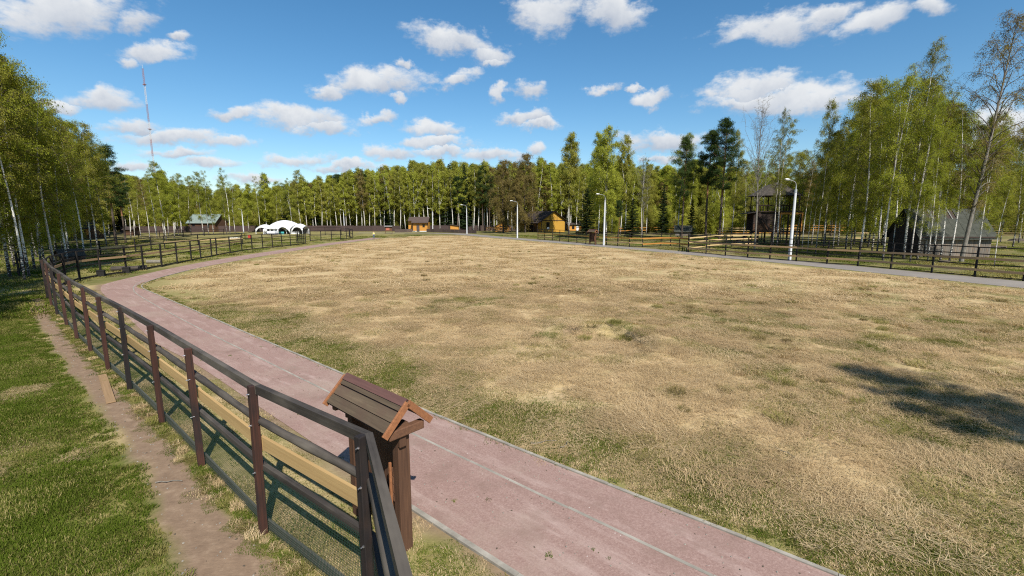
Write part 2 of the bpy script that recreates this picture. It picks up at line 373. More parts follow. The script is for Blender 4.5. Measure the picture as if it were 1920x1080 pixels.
def mesh_np(name, V, F, mats, midx=None, smooth=False, tint=None):
    V = np.asarray(V, np.float32); F = np.asarray(F, np.int32); k = F.shape[1]
    me = bpy.data.meshes.new(name)
    me.vertices.add(len(V)); me.vertices.foreach_set('co', V.ravel())
    me.loops.add(F.size); me.loops.foreach_set('vertex_index', F.ravel())
    me.polygons.add(len(F)); me.polygons.foreach_set('loop_start', np.arange(0, F.size, k, dtype=np.int32))
    for q in mats: me.materials.append(MATS[q])
    if midx is not None: me.polygons.foreach_set('material_index', np.asarray(midx, np.int32))
    if smooth: me.polygons.foreach_set('use_smooth', np.ones(len(F), bool))
    if tint is not None:
        a = me.attributes.new('tint', 'FLOAT', 'FACE'); a.data.foreach_set('value', np.asarray(tint, np.float32))
    me.update(calc_edges=True)
    return me
def obj(name, me, parent=None, loc=(0, 0, 0), rot=(0, 0, 0), scl=(1, 1, 1), bevel=0.0):
    o = bpy.data.objects.new(name, me); C.objects.link(o)
    o.location = loc; o.rotation_euler = rot; o.scale = scl
    if parent: o.parent = parent
    if bevel:
        b = o.modifiers.new('edge', 'BEVEL'); b.width = bevel; b.segments = 2; b.limit_method = 'ANGLE'
    return o
def tag(o, label, cat, group=None):
    o['label'] = label; o['category'] = cat
    if group: o['group'] = group
    return o
def thing(name, label, cat, loc=(0, 0, 0), rz=0.0, group=None):
    o = bpy.data.objects.new(name, None); C.objects.link(o)
    o.empty_display_size = .3; o.location = loc; o.rotation_euler = (0, 0, rz)
    return tag(o, label, cat, group)
UNIT = {}
def unit(mat, w, h, axis='X'):
    """a one metre timber from the origin along an axis, shared between alike pieces"""
    k = (mat, w, h, axis)
    if k not in UNIT:
        mb = MB()
        if axis == 'X': mb.box((.5, 0, 0), (1, w, h))
        else: mb.box((0, 0, .5), (w, h, 1))
        UNIT[k] = mb.mesh(mat, mat)
    return UNIT[k]
def bar(name, parent, a, b, w, h, mat):
    """a straight timber between two points, as a part of its own"""
    a, b = Vector(a), Vector(b); d = b - a
    return obj(name, unit(mat, w, h), parent, a, (0, -math.atan2(d.z, math.hypot(d.x, d.y)), math.atan2(d.y, d.x)), (d.length, 1, 1))

# ------------------------------------------------------------------ layout of the ground
def resample(P, step):
    P = np.array(P, float); d = np.r_[0, np.cumsum(np.linalg.norm(np.diff(P, axis=0), axis=1))]
    t = np.linspace(0, d[-1], max(2, int(d[-1] / step) + 1))
    Q = np.stack([np.interp(t, d, P[:, 0]), np.interp(t, d, P[:, 1])], 1)
    for _ in range(6):
        Q[1:-1] = (Q[:-2] + 2 * Q[1:-1] + Q[2:]) / 4
    return Q
IN_EDGE = resample([(14.5, -4.3), (3.93, 4.83), (.9, 7.16), (-2.01, 9.54), (-4.69, 12.0), (-10.32, 16.82), (-21.6, 26.6), (-23.7, 28.1), (-24.3, 29.6), (-25.2, 31.9), (-27.1, 39.2), (-28.1, 49.6), (-29.2, 70), (-29.0, 85), (-28.1, 98.5)], .5)
OUT_EDGE = resample([(12.3, -5.6), (.06, 4.83), (-1.48, 6.09), (-6.70, 10.60), (-9.33, 12.89), (-12.08, 14.96), (-24.0, 26.2), (-26.4, 28.9), (-27.43, 32.24), (-28.9, 37.55), (-30.2, 44.06), (-31.2, 54.9), (-31.9, 77), (-31.6, 90), (-30.9, 101)], .5)
FENCE_LINE = [(-.52, 1.97), (-1.49, 4.22), (-3.35, 5.57), (-5.35, 7.29), (-7.29, 8.95), (-9.50, 10.80), (-11.35, 12.30), (-13.40, 14.00), (-15.35, 15.60), (-17.70, 17.65), (-20.1, 19.7), (-22.4, 21.75), (-24.6, 23.75)]
ROAD_NEAR = resample([(44, 0), (31.1, 27.3), (26.0, 42.5), (13.6, 68.5), (4.05, 86.6), (-4.5, 102), (-10.6, 114), (-18, 127.5), (-24, 132), (-46, 134)], 1.0)
ROAD_FAR = resample([(48, 1), (34.5, 30.4), (29.0, 45.0), (16.6, 70), (7.5, 88.5), (-.6, 103.5), (-6.5, 116), (-12.5, 130.5), (-22, 136.5), (-46, 138.5)], 1.0)
def dist_to(P, line):
    A = line[:-1]; B = line[1:]; out_ = np.full(len(P), 1e9)
    for a, b in zip(A, B):
        ab = b - a; t = np.clip(((P - a) @ ab) / (ab @ ab + 1e-9), 0, 1)
        out_ = np.minimum(out_, np.linalg.norm(P - (a + t[:, None] * ab), axis=1))
    return out_
def inside(P, poly):
    x, y = P[:, 0], P[:, 1]; r = np.zeros(len(P), bool); j = len(poly) - 1
    for i in range(len(poly)):
        xi, yi = poly[i]; xj, yj = poly[j]
        c = ((yi > y) != (yj > y)) & (x < (xj - xi) * (y - yi) / (yj - yi + 1e-12) + xi)
        r ^= c; j = i
    return r
_rng = np.random.RandomState(3); _T = _rng.rand(256, 256)
def vnoise(P, s, octv=3):
    r = np.zeros(len(P)); a = 1.0; tot = 0
    for o in range(octv):
        q = P * s * 2 ** o + 17.3 * o; i = np.floor(q).astype(int); f = q - i; f = f * f * (3 - 2 * f)
        g_ = lambda u, v: _T[(i[:, 0] + u) % 256, (i[:, 1] + v) % 256]
        r += a * ((g_(0, 0) * (1 - f[:, 0]) + g_(1, 0) * f[:, 0]) * (1 - f[:, 1]) + (g_(0, 1) * (1 - f[:, 0]) + g_(1, 1) * f[:, 0]) * f[:, 1]); tot += a; a *= .5
    return r / tot
def sstep(a, b, x):
    t = np.clip((x - a) / (b - a), 0, 1); return t * t * (3 - 2 * t)
FIELD = np.vstack([IN_EDGE[::3], [(-22, 112), (-14, 118)], ROAD_NEAR[::-1][32::3], [(60, -6), (30, -12)]])
LAWN = np.array([(-.5, 1.9)] + [tuple(p) for p in FENCE_LINE[1:]] + [(-30, 28), (-36, 27), (-40, 10), (-40, -10), (0, -10)])
PATHPOLY = np.vstack([IN_EDGE, OUT_EDGE[::-1]])
ROADPOLY = np.vstack([ROAD_NEAR, ROAD_FAR[::-1]])
FL = np.array(FENCE_LINE)
HOLE = (3.2, 15.7)
def zones(P):
    """green, dirt and woodland-floor shares of the ground cover"""
    n1 = vnoise(P, .45, 4); n2 = vnoise(P + 40, .16, 3); n3 = vnoise(P + 90, 1.3, 3)
    fld = inside(P, FIELD); lawn = inside(P, LAWN)
    din = dist_to(P, IN_EDGE[::2]); drd = dist_to(P, ROAD_NEAR[::2]); dfl = dist_to(P, FL); dout = dist_to(P, OUT_EDGE[::2])
    green = np.zeros(len(P)); dirt = np.zeros(len(P)); flr = np.ones(len(P))
    # hay field with a green verge along track and road
    v = sstep(3.3, .5, din + (n1 - .5) * 3.2) * .72 + sstep(2.6, .3, drd + (n1 - .5) * 2.2) * .8
    v = np.maximum(v, sstep(.56, .74, n2) * .38 * sstep(60, 15, P[:, 1])) + sstep(.62, .8, n1) * .15 * sstep(45, 12, P[:, 1])
    v = np.maximum(v, sstep(.40, .68, n1 * .6 + n3 * .4) * .62 * sstep(1, 13, P[:, 0]) * sstep(70, 26, P[:, 1]))
    hole = np.hypot((P[:, 0] - HOLE[0]) / 1.75, (P[:, 1] - HOLE[1]) / 2.3)
    v = np.maximum(v, .35 * np.exp(-((hole - 1.05) / .14) ** 2))
    dirt = np.where(fld, np.maximum(.75 * np.exp(-((hole - .95) / .10) ** 2) * sstep(.42, .6, n3), .0), dirt)
    green = np.where(fld, np.clip(v, 0, .95), green); flr = np.where(fld, sstep(.42, .66, n3 * .5 + n1 * .5) * .55 * sstep(3, 12, P[:, 0]) * sstep(34, 16, P[:, 1]), flr)
    # lawn left of the fence: grass, straw litter, trodden strip
    g = 1 - sstep(.50, .72, n1 * .5 + n3 * .5) * .52
    g = g - sstep(14, 3, np.hypot(P[:, 0] + 5, P[:, 1] - 3)) * .25 * sstep(.4, .6, n1)
    green = np.where(lawn, np.clip(g, 0, 1), green); flr = np.where(lawn, 0, flr)
    ds = sstep(.08, .24, dfl + (n3 - .5) * .16) * sstep(.88, .56, dfl - sstep(7, 4.5, P[:, 1]) * .22 + (n1 - .5) * .3 + (n3 - .5) * .28)
    dirt = np.where(lawn, ds * sstep(40, 24, P[:, 1]), dirt)
    # strip between fence and track
    strip = ~fld & ~lawn & (dout < 2.2) & (P[:, 1] < 29)
    green = np.where(strip, .5 + (n3 - .5) * 1.2, green); flr = np.where(strip, 0, flr)
    dirt = np.where(strip, sstep(.5, .0, dout + (n3 - .5) * .6) * .9, dirt)
    near = ~fld & ~lawn & ~strip
    flr = np.where(near, np.clip(.75 + (n1 - .5) * 1.0, 0, 1), flr)
    green = np.where(near, sstep(.3, .5, n2) * .9, green)
    dirt = np.where(near, sstep(.66, .8, n1) * .6, dirt)
    pd = near & (P[:, 0] < -30) & (P[:, 1] > 34) & (P[:, 0] > -34 - .62 * (P[:, 1] - 34) ) 
    flr = np.where(pd, sstep(.55, .7, n1) * .6, flr); green = np.where(pd, .75, green)
    return np.clip(green, 0, 1), np.clip(dirt, 0, 1), np.clip(flr, 0, 1)
def relief(P):
    fld = inside(P, FIELD) & (dist_to(P, IN_EDGE[::2]) > .3)
    n = (vnoise(P, 1.6, 3) - .5) * .06 + (vnoise(P + 9, .5, 2) - .5) * .06
    k = sstep(.3, 2.5, dist_to(P, IN_EDGE[::2])) * sstep(.3, 2.5, dist_to(P, ROAD_NEAR[::2]))
    hole = np.hypot((P[:, 0] - HOLE[0]) / 1.75, (P[:, 1] - HOLE[1]) / 2.3)
    pit = -.34 * sstep(1.05, .90, hole) + .06 * np.exp(-((hole - 1.15) / .12) ** 2)
    far = sstep(160, 60, np.hypot(P[:, 0], P[:, 1]))
    h = np.where(fld, (n * 1.2 + pit) * k, 0)
    lw = inside(P, LAWN)
    h = np.where(lw, (vnoise(P, 1.1, 3) - .5) * .05 * sstep(0, .5, dist_to(P, FL)), h)
    return h * far
def build_ground():
    a_in = np.linspace(R(-60), R(60), 420); a_out = np.linspace(R(60), R(300), 61)[1:-1]
    ang = np.r_[a_in, a_out]; na = len(ang)
    rad = [1.2]
    while rad[-1] < 90: rad.append(rad[-1] * 1.0165 + .004)
    while rad[-1] < 3500: rad.append(rad[-1] * 1.10)
    rad = np.array(rad); nr = len(rad)
    V = np.stack([rad[:, None] * np.sin(ang)[None], rad[:, None] * np.cos(ang)[None]], -1).reshape(-1, 2)
    V = np.vstack([V, [(0, 0)]])
    z = np.zeros(len(V)); near = np.hypot(V[:, 0], V[:, 1]) < 170
    z[near] = relief(V[near])
    i = np.arange(nr - 1)[:, None] * na; j = np.arange(na)[None]; j2 = (j + 1) % na
    F = np.stack([i + j, i + na + j, i + na + j2, i + j2], -1).reshape(-1, 4)
    c = len(V) - 1; jj = np.arange(na)
    cap = np.stack([np.full(na, c), jj, (jj + 1) % na], 1)
    F3 = np.vstack([np.stack([F[:, 0], F[:, 2], F[:, 1]], 1), np.stack([F[:, 0], F[:, 3], F[:, 2]], 1), np.stack([cap[:, 0], cap[:, 2], cap[:, 1]], 1)])
    me = mesh_np('ground', np.c_[V, z], F3, ['ground_turf'], smooth=True)
    g_, d_, f_ = zones(V)
    col = np.stack([g_, d_, f_, np.ones(len(V))], 1)
    a = me.color_attributes.new('zone', 'FLOAT_COLOR', 'POINT'); a.data.foreach_set('color', col.astype(np.float32).ravel())
    o = obj('ground', me); o['kind'] = 'structure'
    if me.polygons[0].normal.z < 0: me.flip_normals()
    return o
build_ground()
def ribbon(name, A, B, z, mat):
    n = min(len(A), len(B)); ia = np.linspace(0, len(A) - 1, n); 
    f = lambda Q, t: np.stack([np.interp(t, np.arange(len(Q)), Q[:, k]) for k in (0, 1)], 1)
    A, B = f(A, np.linspace(0, len(A) - 1, n)), f(B, np.linspace(0, len(B) - 1, n))
    V = np.zeros((2 * n, 3)); V[:n, :2] = A; V[n:, :2] = B; V[:, 2] = z
    i = np.arange(n - 1); F = np.stack([i, i + 1, n + i + 1, n + i], 1)
    me = mesh_np(name, V, F, [mat])
    if me.polygons[0].normal.z < 0: me.flip_normals()
    o = obj(name, me); o['kind'] = 'structure'; return o
path = ribbon('path', IN_EDGE, OUT_EDGE, .012, 'red_grit')
road = ribbon('road', ROAD_NEAR, ROAD_FAR, .016, 'grey_road')
# kerb stones: both edges of the red track and the strip that divides its lanes
def kerb(line, w, z0, step, upto, parent, skip=0):
    Q = resample(line, step); k = 0
    for a, b in zip(Q[:-1], Q[1:]):
        if a[1] < 1.5 or a[1] > upto: continue
        k += 1
        if skip and random.random() < skip: continue
        d = b - a; ln = float(np.linalg.norm(d))
        jz = random.uniform(-.006, .006)
        obj('kerb_stone', unit('kerb_concrete', w, .09), parent, (a[0] + d[0] / ln * .003, a[1] + d[1] / ln * .003, z0 - .045 + jz), (0, 0, math.atan2(d[1], d[0]) + random.uniform(-.006, .006)), (ln - .006, 1, 1))
kerb(IN_EDGE, .06, .035, 1.0, 40, path)
kerb(OUT_EDGE, .075, .035, 1.0, 6.3, path)
MID = np.array([IN_EDGE[np.argmin(np.linalg.norm(IN_EDGE - p, axis=1))] * .62 + p * .38 for p in OUT_EDGE])
kerb(MID, .052, .018, 2.0, 30, path)

# ------------------------------------------------------------------ near fence along the red track
def log_mesh(seed, r, mat):
    rr = random.Random(seed); n = 9
    pts = [(i / (n - 1), rr.uniform(-.005, .005), rr.uniform(-.005, .005)) for i in range(n)]
    V, F = tube_np(np.array(pts), np.array([r * rr.uniform(.86, 1.12) for _ in range(n)]), 8)
    return mesh_np('log', V, F, [mat], smooth=True)
LOGS = [log_mesh(i, .052, 'rail_wood') for i in range(3)]
def net_mesh(h):
    V = []; F = []
    def q(x0, x1, z0, z1, y):
        o = len(V); V.extend([(x0, y, z0), (x1, y, z0), (x1, y, z1), (x0, y, z1)]); F.append((o, o + 1, o + 2, o + 3))
    s = .034; t = .0028
    for i in range(int(2.5 / s)):
        q(i * s - t, i * s + t, 0, h, .0)
    for k in range(int(h / s) + 1): q(0, 2.5, k * s - t, k * s + t, .002)
    return mesh_np('netting', V, F, ['net_green'])
NET = net_mesh(.90)
BOLT = MB(); BOLT.tube([(0, -.03, 0), (0, .03, 0)], [.007, .007], 6); BOLT.box((0, .0, 0), (.018, .014, .018)); BOLT = BOLT.mesh('bolt', 'bolt_zinc')
def near_fence():
    P = FENCE_LINE
    t = thing('paddock_fence', 'tall dark timber fence with green netting and a pale plank beside the red track', 'fence', (0, 0, 0))
    H = 2.08
    for i, (x, y) in enumerate(P):
        a = P[max(i - 1, 0)]; b = P[min(i + 1, len(P) - 1)]
        rz = math.atan2(b[1] - a[1], b[0] - a[0]) if i != 1 else math.atan2(P[2][1] - y, P[2][0] - x)
        mat = 'post_dark' if i in (1, 5, 10, 12) else 'post_wood'
        if i == 0: continue
        lean = (random.uniform(-.012, .012), random.uniform(-.012, .012))
        po = obj('post', unit(mat, .085, .095, 'Z'), t, (x, y, -.02), (lean[0], lean[1], rz), (1, 1, H + .02 if i > 1 else 2.10), bevel=.006)
        if i <= 6:
            for zb in (2.0, 1.58, .93):
                obj('bolt', BOLT, po, (-.03 + random.uniform(-.01, .01), .055, zb / (H + .02)), (0, 0, 0), (1, 1, 1 / H))
    for i in range(len(P) - 1):
        a, b = Vector((*P[i], 0)), Vector((*P[i + 1], 0)); d = (b - a).normalized(); n = Vector((d.y, -d.x, 0)) * .078  # towards the track
        e = d * .0
        def seg(z, w, h, mat, name='rail', o=1.0, jit=.012):
            z1, z2 = z + random.uniform(-jit, jit), z + random.uniform(-jit, jit)
            r = bar(name, t, a + n * o + Vector((0, 0, z1)) - d * .03, b + n * o + Vector((0, 0, z2)) + d * .03, w, h, mat)
            return r
        seg(H - .055, .075, .115, 'rail_wood', jit=.004)
        lg = obj('rail', LOGS[i % 3], t, a + n + Vector((0, 0, 1.58)) - d * .04, (0, 0, math.atan2(d.y, d.x)), ((b - a).length + .08, 1, 1))
        seg(1.27, .04, .18, 'pale_plank', 'plank', 1.15)
        seg(.93, .06, .085, 'rail_wood')
        seg(.10, .03, .13, 'bottom_board', 'bottom_board')
        obj('netting', NET, t, a + n * .52 + Vector((0, 0, .03)), (0, 0, math.atan2(d.y, d.x)), ((b - a).length / 2.5, 1, 1))
near_fence()

def rail_fence(name, label, pts, H, rails, group=None, post=('post_black', .10), skip=(), planks_until=None):
    """posts at the given ground points, straight rails between them: (height, thickness, depth, material, name)"""
    t = thing(name, label, 'fence', (0, 0, 0), 0, group)
    for i, (x, y) in enumerate(pts):
        obj('post', unit(post[0], post[1], post[1], 'Z'), t, (x, y, -.02), (random.uniform(-.015, .015), random.uniform(-.015, .015), random.uniform(0, .3)), (1, 1, H * random.uniform(.98, 1.03)))
    for i in range(len(pts) - 1):
        if i in skip: continue
        a, b = Vector((*pts[i], 0)), Vector((*pts[i + 1], 0)); d = (b - a).normalized()
        n = Vector((d.y, -d.x, 0)); 
        if n.y > 0: n = -n                               # rails on the side of the road
        n *= post[1] / 2 + .03
        for z, h, w, mat, nm in rails:
            if nm == 'plank' and planks_until is not None and i >= planks_until: continue
            j1, j2 = random.uniform(-.025, .025), random.uniform(-.025, .025)
            bar(nm, t, a + n + Vector((0, 0, z + j1)) - d * .04, b + n + Vector((0, 0, z + j2)) + d * .04, w, h, mat)
    return t
def spread(pts, step):
    o = []
    for a, b in zip(pts[:-1], pts[1:]):
        a, b = np.array(a), np.array(b); n = max(1, int(round(np.linalg.norm(b - a) / step)))
        o += [tuple(a + (b - a) * k / n) for k in range(n)]
    return o + [tuple(pts[-1])]
RB = lambda z: (z, .075, .05, 'rail_black', 'rail')
PL = lambda z, m='brown_plank', h=.15: (z, h, .04, m, 'plank')
# left paddock, on the outer side of the track's bend
LP = [(-25.0, 24.3), (-26.9, 26.5), (-28.6, 28.9), (-29.8, 31.1), (-30.1, 33.1), (-30.0, 35.2), at(269.6, 506.7), at(303.7, 500.7), at(332.6, 494.8), at(359, 489.6), at(377, 485.8), at(397, 482.2), at(406.7, 480), at(431.9, 475.2),
      at(454, 471), at(473, 468), at(493, 466), at(511.5, 464.2), at(529, 462.6), at(545, 461), at(559, 459.5), at(573.4, 457.6)]
lf = rail_fence('rail_fence', 'long black post and rail fence with a brown plank around the left paddock', LP, 2.05,
                [RB(2.0), RB(1.55), PL(1.3), RB(.98), (.12, .11, .06, 'rail_black', 'rail')], planks_until=14)
for p in (LP[4], LP[5]):
    mb = MB(); mb.box((0, 0, .23), (.44, .44, .40)); mb.box((0, 0, .45), (.49, .49, .05)); mb.box((0, 0, .05), (.48, .48, .06))
    obj('footing', mb.mesh('footing', 'post_black'), lf, (*p, 0), (0, 0, .5), bevel=.015)
# wire aviary panel standing at the end of that fence
e0 = Vector((*LP[-1], 0)); e1 = Vector((*at(556, 455.5), 0))
gt = thing('mesh_gate', 'narrow netted gate at the far end of the left paddock fence', 'gate', e0)
d = e1 - e0
for k in range(6):
    q = d * k / 5; obj('upright', unit('post_black', .06, .06, 'Z'), gt, q, scl=(1, 1, 2.3))
for z in (.2, 1.2, 2.2): bar('rail', gt, Vector((0, 0, z)), d + Vector((0, 0, z)), .05, .07, 'rail_black')
obj('netting', NET, gt, (0, .05, .3), (0, 0, math.atan2(d.y, d.x)), (d.length / 2.5, 1, 1.7))
rail_fence('rail_fence', 'black three-rail fence of the far enclosure right of the netted gate', [at(582, 452.8), at(602, 451.5), at(622, 450.4), at(639, 449.3), at(650, 448.4), at(656.6, 447.8), at(661.7, 447), at(655, 444), at(640, 441), at(610, 440), at(582, 441), at(562, 443)], 2.0, [RB(1.9), RB(1.1), RB(.2)], post=('post_black', .12))
rail_fence('rail_fence', 'fence with one bright pale plank across the grass of the left paddock', spread([atd(100, 47), at(255, 473), at(309, 465), at(372, 460), at(455, 457)], 5.5), 1.75, [RB(1.65), RB(1.25), (.85, .20, .05, 'fresh_plank', 'plank')])
rail_fence('rail_fence', 'low black rail fence in front of the birches and green-roofed house', spread([at(215, 452), at(300, 446), at(420, 441)], 6), 1.6, [RB(1.5), RB(1.0), RB(.4)])
rail_fence('rail_fence', 'dark rail fence running through the shade of the left birch wood', spread([(-36, 33), (-47, 44), (-60, 52)], 3.5), 1.7, [RB(1.6), RB(1.0), RB(.3)])
# right-hand fences behind the grey road
RFR = [RB(2.17), RB(1.68), PL(1.36, h=.17), RB(.94), PL(.54, h=.17), RB(.10)]
RP = [at(1290, 473), at(1323.7, 476), at(1359.7, 479.7), at(1401.6, 483.4), at(1443, 486.6), at(1492.5, 490), at(1550, 495), at(1608, 499), at(1669.6, 504.5), at(1746.5, 511.5), at(1827, 519), at(1918.7, 527), (37.2, 27.2), (39.5, 23.8)]
rail_fence('rail_fence', 'long six-rail fence with two brown planks along the grey road by the grey shed', RP, 2.2, RFR)
R2 = [at(1008.6, 449.5), at(1021, 450.4), at(1035.6, 451.5), at(1049.4, 452.8), at(1065.4, 454.3), at(1081.5, 455.7), at(1098.4, 457.3), at(1117.5, 458.9), at(1137, 460.2), at(1158, 461.6), at(1180, 463), at(1204.5, 463.4)]
rail_fence('rail_fence', 'black fence with thin orange planks between the yellow barn and the road', R2, 2.15, [RB(2.1), RB(1.7), PL(1.3, 'orange_plank', .12), RB(.95), PL(.6, 'brown_plank', .12), RB(.15)])
R3 = [at(1204.5, 463.4), at(1239, 461.6), at(1257, 461.9), at(1274, 462.5), at(1290, 464.5), at(1290, 473)]
rail_fence('rail_fence', 'short fence stretch with two vivid orange planks right of the roadside notice board', R3, 2.1, [RB(2.0), PL(1.3, 'orange_plank', .2), RB(.9), PL(.45, 'orange_plank', .2), RB(.1)])
rail_fence('rail_fence', 'pale plank fence turning back from the road towards the pines', [at(1290, 472), at(1330, 466), at(1372, 463), at(1420, 462)], 2.1, [RB(2.0), PL(1.75, 'fresh_plank'), PL(1.2, 'fresh_plank'), RB(.8), PL(.45, 'fresh_plank')])
rail_fence('rail_fence', 'orange-railed paddock fence far behind the leaning dark trunks', spread([at(1160, 441), at(1230, 438), at(1310, 437)], 5), 1.9, [PL(1.75, 'orange_plank', .18), PL(1.1, 'orange_plank', .18), RB(.5)])
rail_fence('rail_fence', 'stacked fresh plank fence behind the foot of the watchtower', spread([atd(1345, 104), atd(1500, 100)], 5), 2.3, [PL(2.1, 'fresh_plank'), PL(1.6, 'fresh_plank'), PL(1.1, 'orange_plank'), PL(.6, 'fresh_plank')])
rail_fence('rail_fence', 'orange and pale plank fence right of the watchtower among birches', spread([atd(1490, 84), atd(1600, 80), atd(1690, 78)], 5), 2.0, [PL(1.75, 'fresh_plank', .17), PL(.85, 'fresh_plank', .17), RB(1.3)])
rail_fence('rail_fence', 'far orange plank fence at the edge of the right birch wood', spread([atd(1480, 118), atd(1600, 112)], 5), 2.6, [PL(2.5, 'orange_plank', .2), PL(2.0, 'orange_plank', .2), PL(1.4, 'orange_plank', .2), PL(.8, 'fresh_plank', .2)])
rail_fence('rail_fence', 'five-plank fresh timber fence right of the grey shed', spread([atd(1858, 92), atd(1990, 84)], 5), 2.9, [PL(k, 'fresh_plank', .2) for k in (2.8, 2.35, 1.9, 1.45, 1.0)])
# board fences far behind
PANEL = {}
def panel(mat, w, h):
    if (mat, w, h) not in PANEL:
        mb = MB(); n = int(w / .2)
        for k in range(n): mb.box((w * (k + .5) / n, random.uniform(-.012, .012), h / 2 + random.uniform(-.02, .02)), (w / n - .012, .025, h))
        for z in (.25 * h, .8 * h): mb.box((w / 2, .035, z), (w, .04, .08))
        PANEL[(mat, w, h)] = mb.mesh('panel', mat)
    return PANEL[(mat, w, h)]
def board_fence(label, pts, h, mat, step=3.0):
    t = thing('board_fence', label, 'fence')
    for a, b in zip(pts[:-1], pts[1:]):
        a, b = Vector((*a, 0)), Vector((*b, 0)); n = max(1, round((b - a).length / step)); d = (b - a) / n
        for k in range(n):
            obj('panel', panel(mat, step, h), t, a + d * k, (0, 0, math.atan2(d.y, d.x)), (d.length / step * .985, 1, random.uniform(.97, 1.03)))
            obj('post', unit(mat, .1, .1, 'Z'), t, a + d * k + Vector((0, .08, 0)), scl=(1, 1, h * 1.02))
board_fence('tall dark board fence in front of the far wood, left of the yellow house', [atd(225, 134), atd(420, 147), atd(560, 152), atd(750, 152.5)], 1.9, 'fence_brown')
board_fence('tall dark board fence behind the orange shed and orange hut', [atd(806, 156), atd(930, 160), atd(1010, 163)], 1.9, 'fence_brown')
board_fence('low brown board fence left of the yellow house', [atd(740, 141), atd(773, 143)], 1.0, 'low_fence_brown', 2.0)
board_fence('low brown board fence along the road below the orange shed', [at(800, 435), at(845, 436.3), at(893.5, 437.8)], 1.0, 'low_fence_brown', 2.0)

# ------------------------------------------------------------------ roofed notice boards
def kiosk(label, loc, yaw, group, s=1.0):
    """local frame: x along the ridge, the near gable at -x, the open front at +y"""
    t = thing('notice_board', label, 'notice board', (*loc, 0), yaw, group)
    t.scale = (s, s, s)
    Lh, ov, w, za, ze = 1.093 / 2, .18, .315, 2.02, 1.71
    pitch = math.atan2(za - ze, w)
    for sx in (-1, 1):
        mb = MB(); mb.box((0, 0, .86), (.13, .17, 1.72)); obj('post', mb.mesh('post', 'kiosk_brown'), t, (sx * Lh, 0, 0), bevel=.01)
    for sx in (-1, 1):                                        # tie beams under the gables
        mb = MB(); mb.box((0, 0, 0), (.09, .50, .11)); obj('tie_beam', mb.mesh('tie_beam', 'kiosk_brown_x'), t, (sx * (Lh + .11), 0, 1.66), bevel=.012)
        mb = MB(); mb.box((0, 0, 0), (.05, .10, .22)); obj('bracket', mb.mesh('bracket', 'kiosk_brown'), t, (sx * (Lh + .09), .04, 1.56), bevel=.01)
    for sx in (-1, 1):                                        # barge boards
        for sy in (-1, 1):
            a = Vector((sx * (Lh + ov), 0, za)); b = Vector((sx * (Lh + ov), sy * (w + .02), ze - .02))
            mb = MB(); mb.beam(a, b, .03, .085, up=(0, 0, 1)); obj('barge_board', mb.mesh('barge_board', 'kiosk_orange'), t, bevel=.004)
    Ltot = 2 * (Lh + ov) - .03
    for sy in (-1, 1):                                        # three planks on each slope, with open joints
        slope = math.hypot(w, za - ze)
        for k in range(3):
            c = (k + .5) / 3; y = sy * w * c; z = za - (za - ze) * c + .012 - .006 * (k == 1)
            mb = MB(); mb.box((0, 0, 0), (Ltot, slope / 3 - .012, .028))
            obj('roof_plank', mb.mesh('roof_plank', 'kiosk_roof'), t, (random.uniform(-.006, .006), y, z), (-sy * pitch + random.uniform(-.02, .02), 0, 0), bevel=.004)
    for sy in (-1, 1):
        mb = MB(); mb.box((0, 0, 0), (Ltot - .04, math.hypot(w, za - ze) - .03, .012)); obj('roof_deck', mb.mesh('roof_deck', 'dark_boards'), t, (0, sy * w / 2, (za + ze) / 2 - .014), (-sy * pitch, 0, 0))  # thin dark sheet added below the planks so their open joints look dark
    mb = MB()
    for sy in (-1, 1): mb.add([(-Ltot / 2, 0, za + .05), (Ltot / 2, 0, za + .05), (Ltot / 2, sy * .075, za - .022), (-Ltot / 2, sy * .075, za - .022)], [(0, 1, 2, 3)])
    rc = obj('ridge_cap', mb.mesh('ridge_cap', 'ridge_plum'), t); m = rc.modifiers.new('thick', 'SOLIDIFY'); m.thickness = .012
    zb = 1.60                                                  # back panel boards
    n = 6; wd = (2 * Lh - .13) / n
    for k in range(n):
        mb = MB(); mb.box((0, 0, 0), (wd - .006, .022, 1.0)); obj('back_board', mb.mesh('back_board', 'kiosk_brown'), t, (-Lh + .065 + wd * (k + .5), -.06, 1.08))
    for k in range(4):                                         # lapped boards on the inner side of the near post
        mb = MB(); mb.box((0, 0, 0), (.03, .13, .11)); obj('side_board', mb.mesh('side_board', 'kiosk_brown_x'), t, (-Lh + .085, .02, .72 + .115 * k), (0, .16, 0), bevel=.006)
    mb = MB(); mb.box((0, 0, 0), (.03, .03, .62)); obj('side_strip', mb.mesh('side_strip', 'kiosk_orange'), t, (-Lh + .105, .10, .88), bevel=.004)
    for k, (z, y) in enumerate(((.56, .03), (.69, .02))):     # sill boards below the panel
        mb = MB(); mb.box((0, 0, 0), (2 * Lh - .13, .03, .12)); obj('sill_board', mb.mesh('sill_board', 'kiosk_brown_x'), t, (0, y, z), (-.15, 0, 0), bevel=.006)
    mb = MB(); mb.box((0, 0, 0), (2 * Lh - .13, .05, .10)); obj('cross_beam', mb.mesh('cross_beam', 'kiosk_brown_x'), t, (0, -.02, .40), bevel=.008)
    mb = MB(); mb.box((0, 0, 0), (2 * Lh + 2 * ov - .06, .05, .06)); obj('eave_batten', mb.mesh('eave_batten', 'kiosk_brown_x'), t, (0, w - .06, ze + .0), bevel=.006)
    return t
yaw = 2.411
kiosk('brown roofed notice board beside the red track, behind the netted fence corner', (-1.787, 5.655), yaw, 'roofed notice boards')
kiosk('small dark brown roofed notice board standing in the far roadside fence', at(1111, 459), R(122), 'roofed notice boards', 1.2)
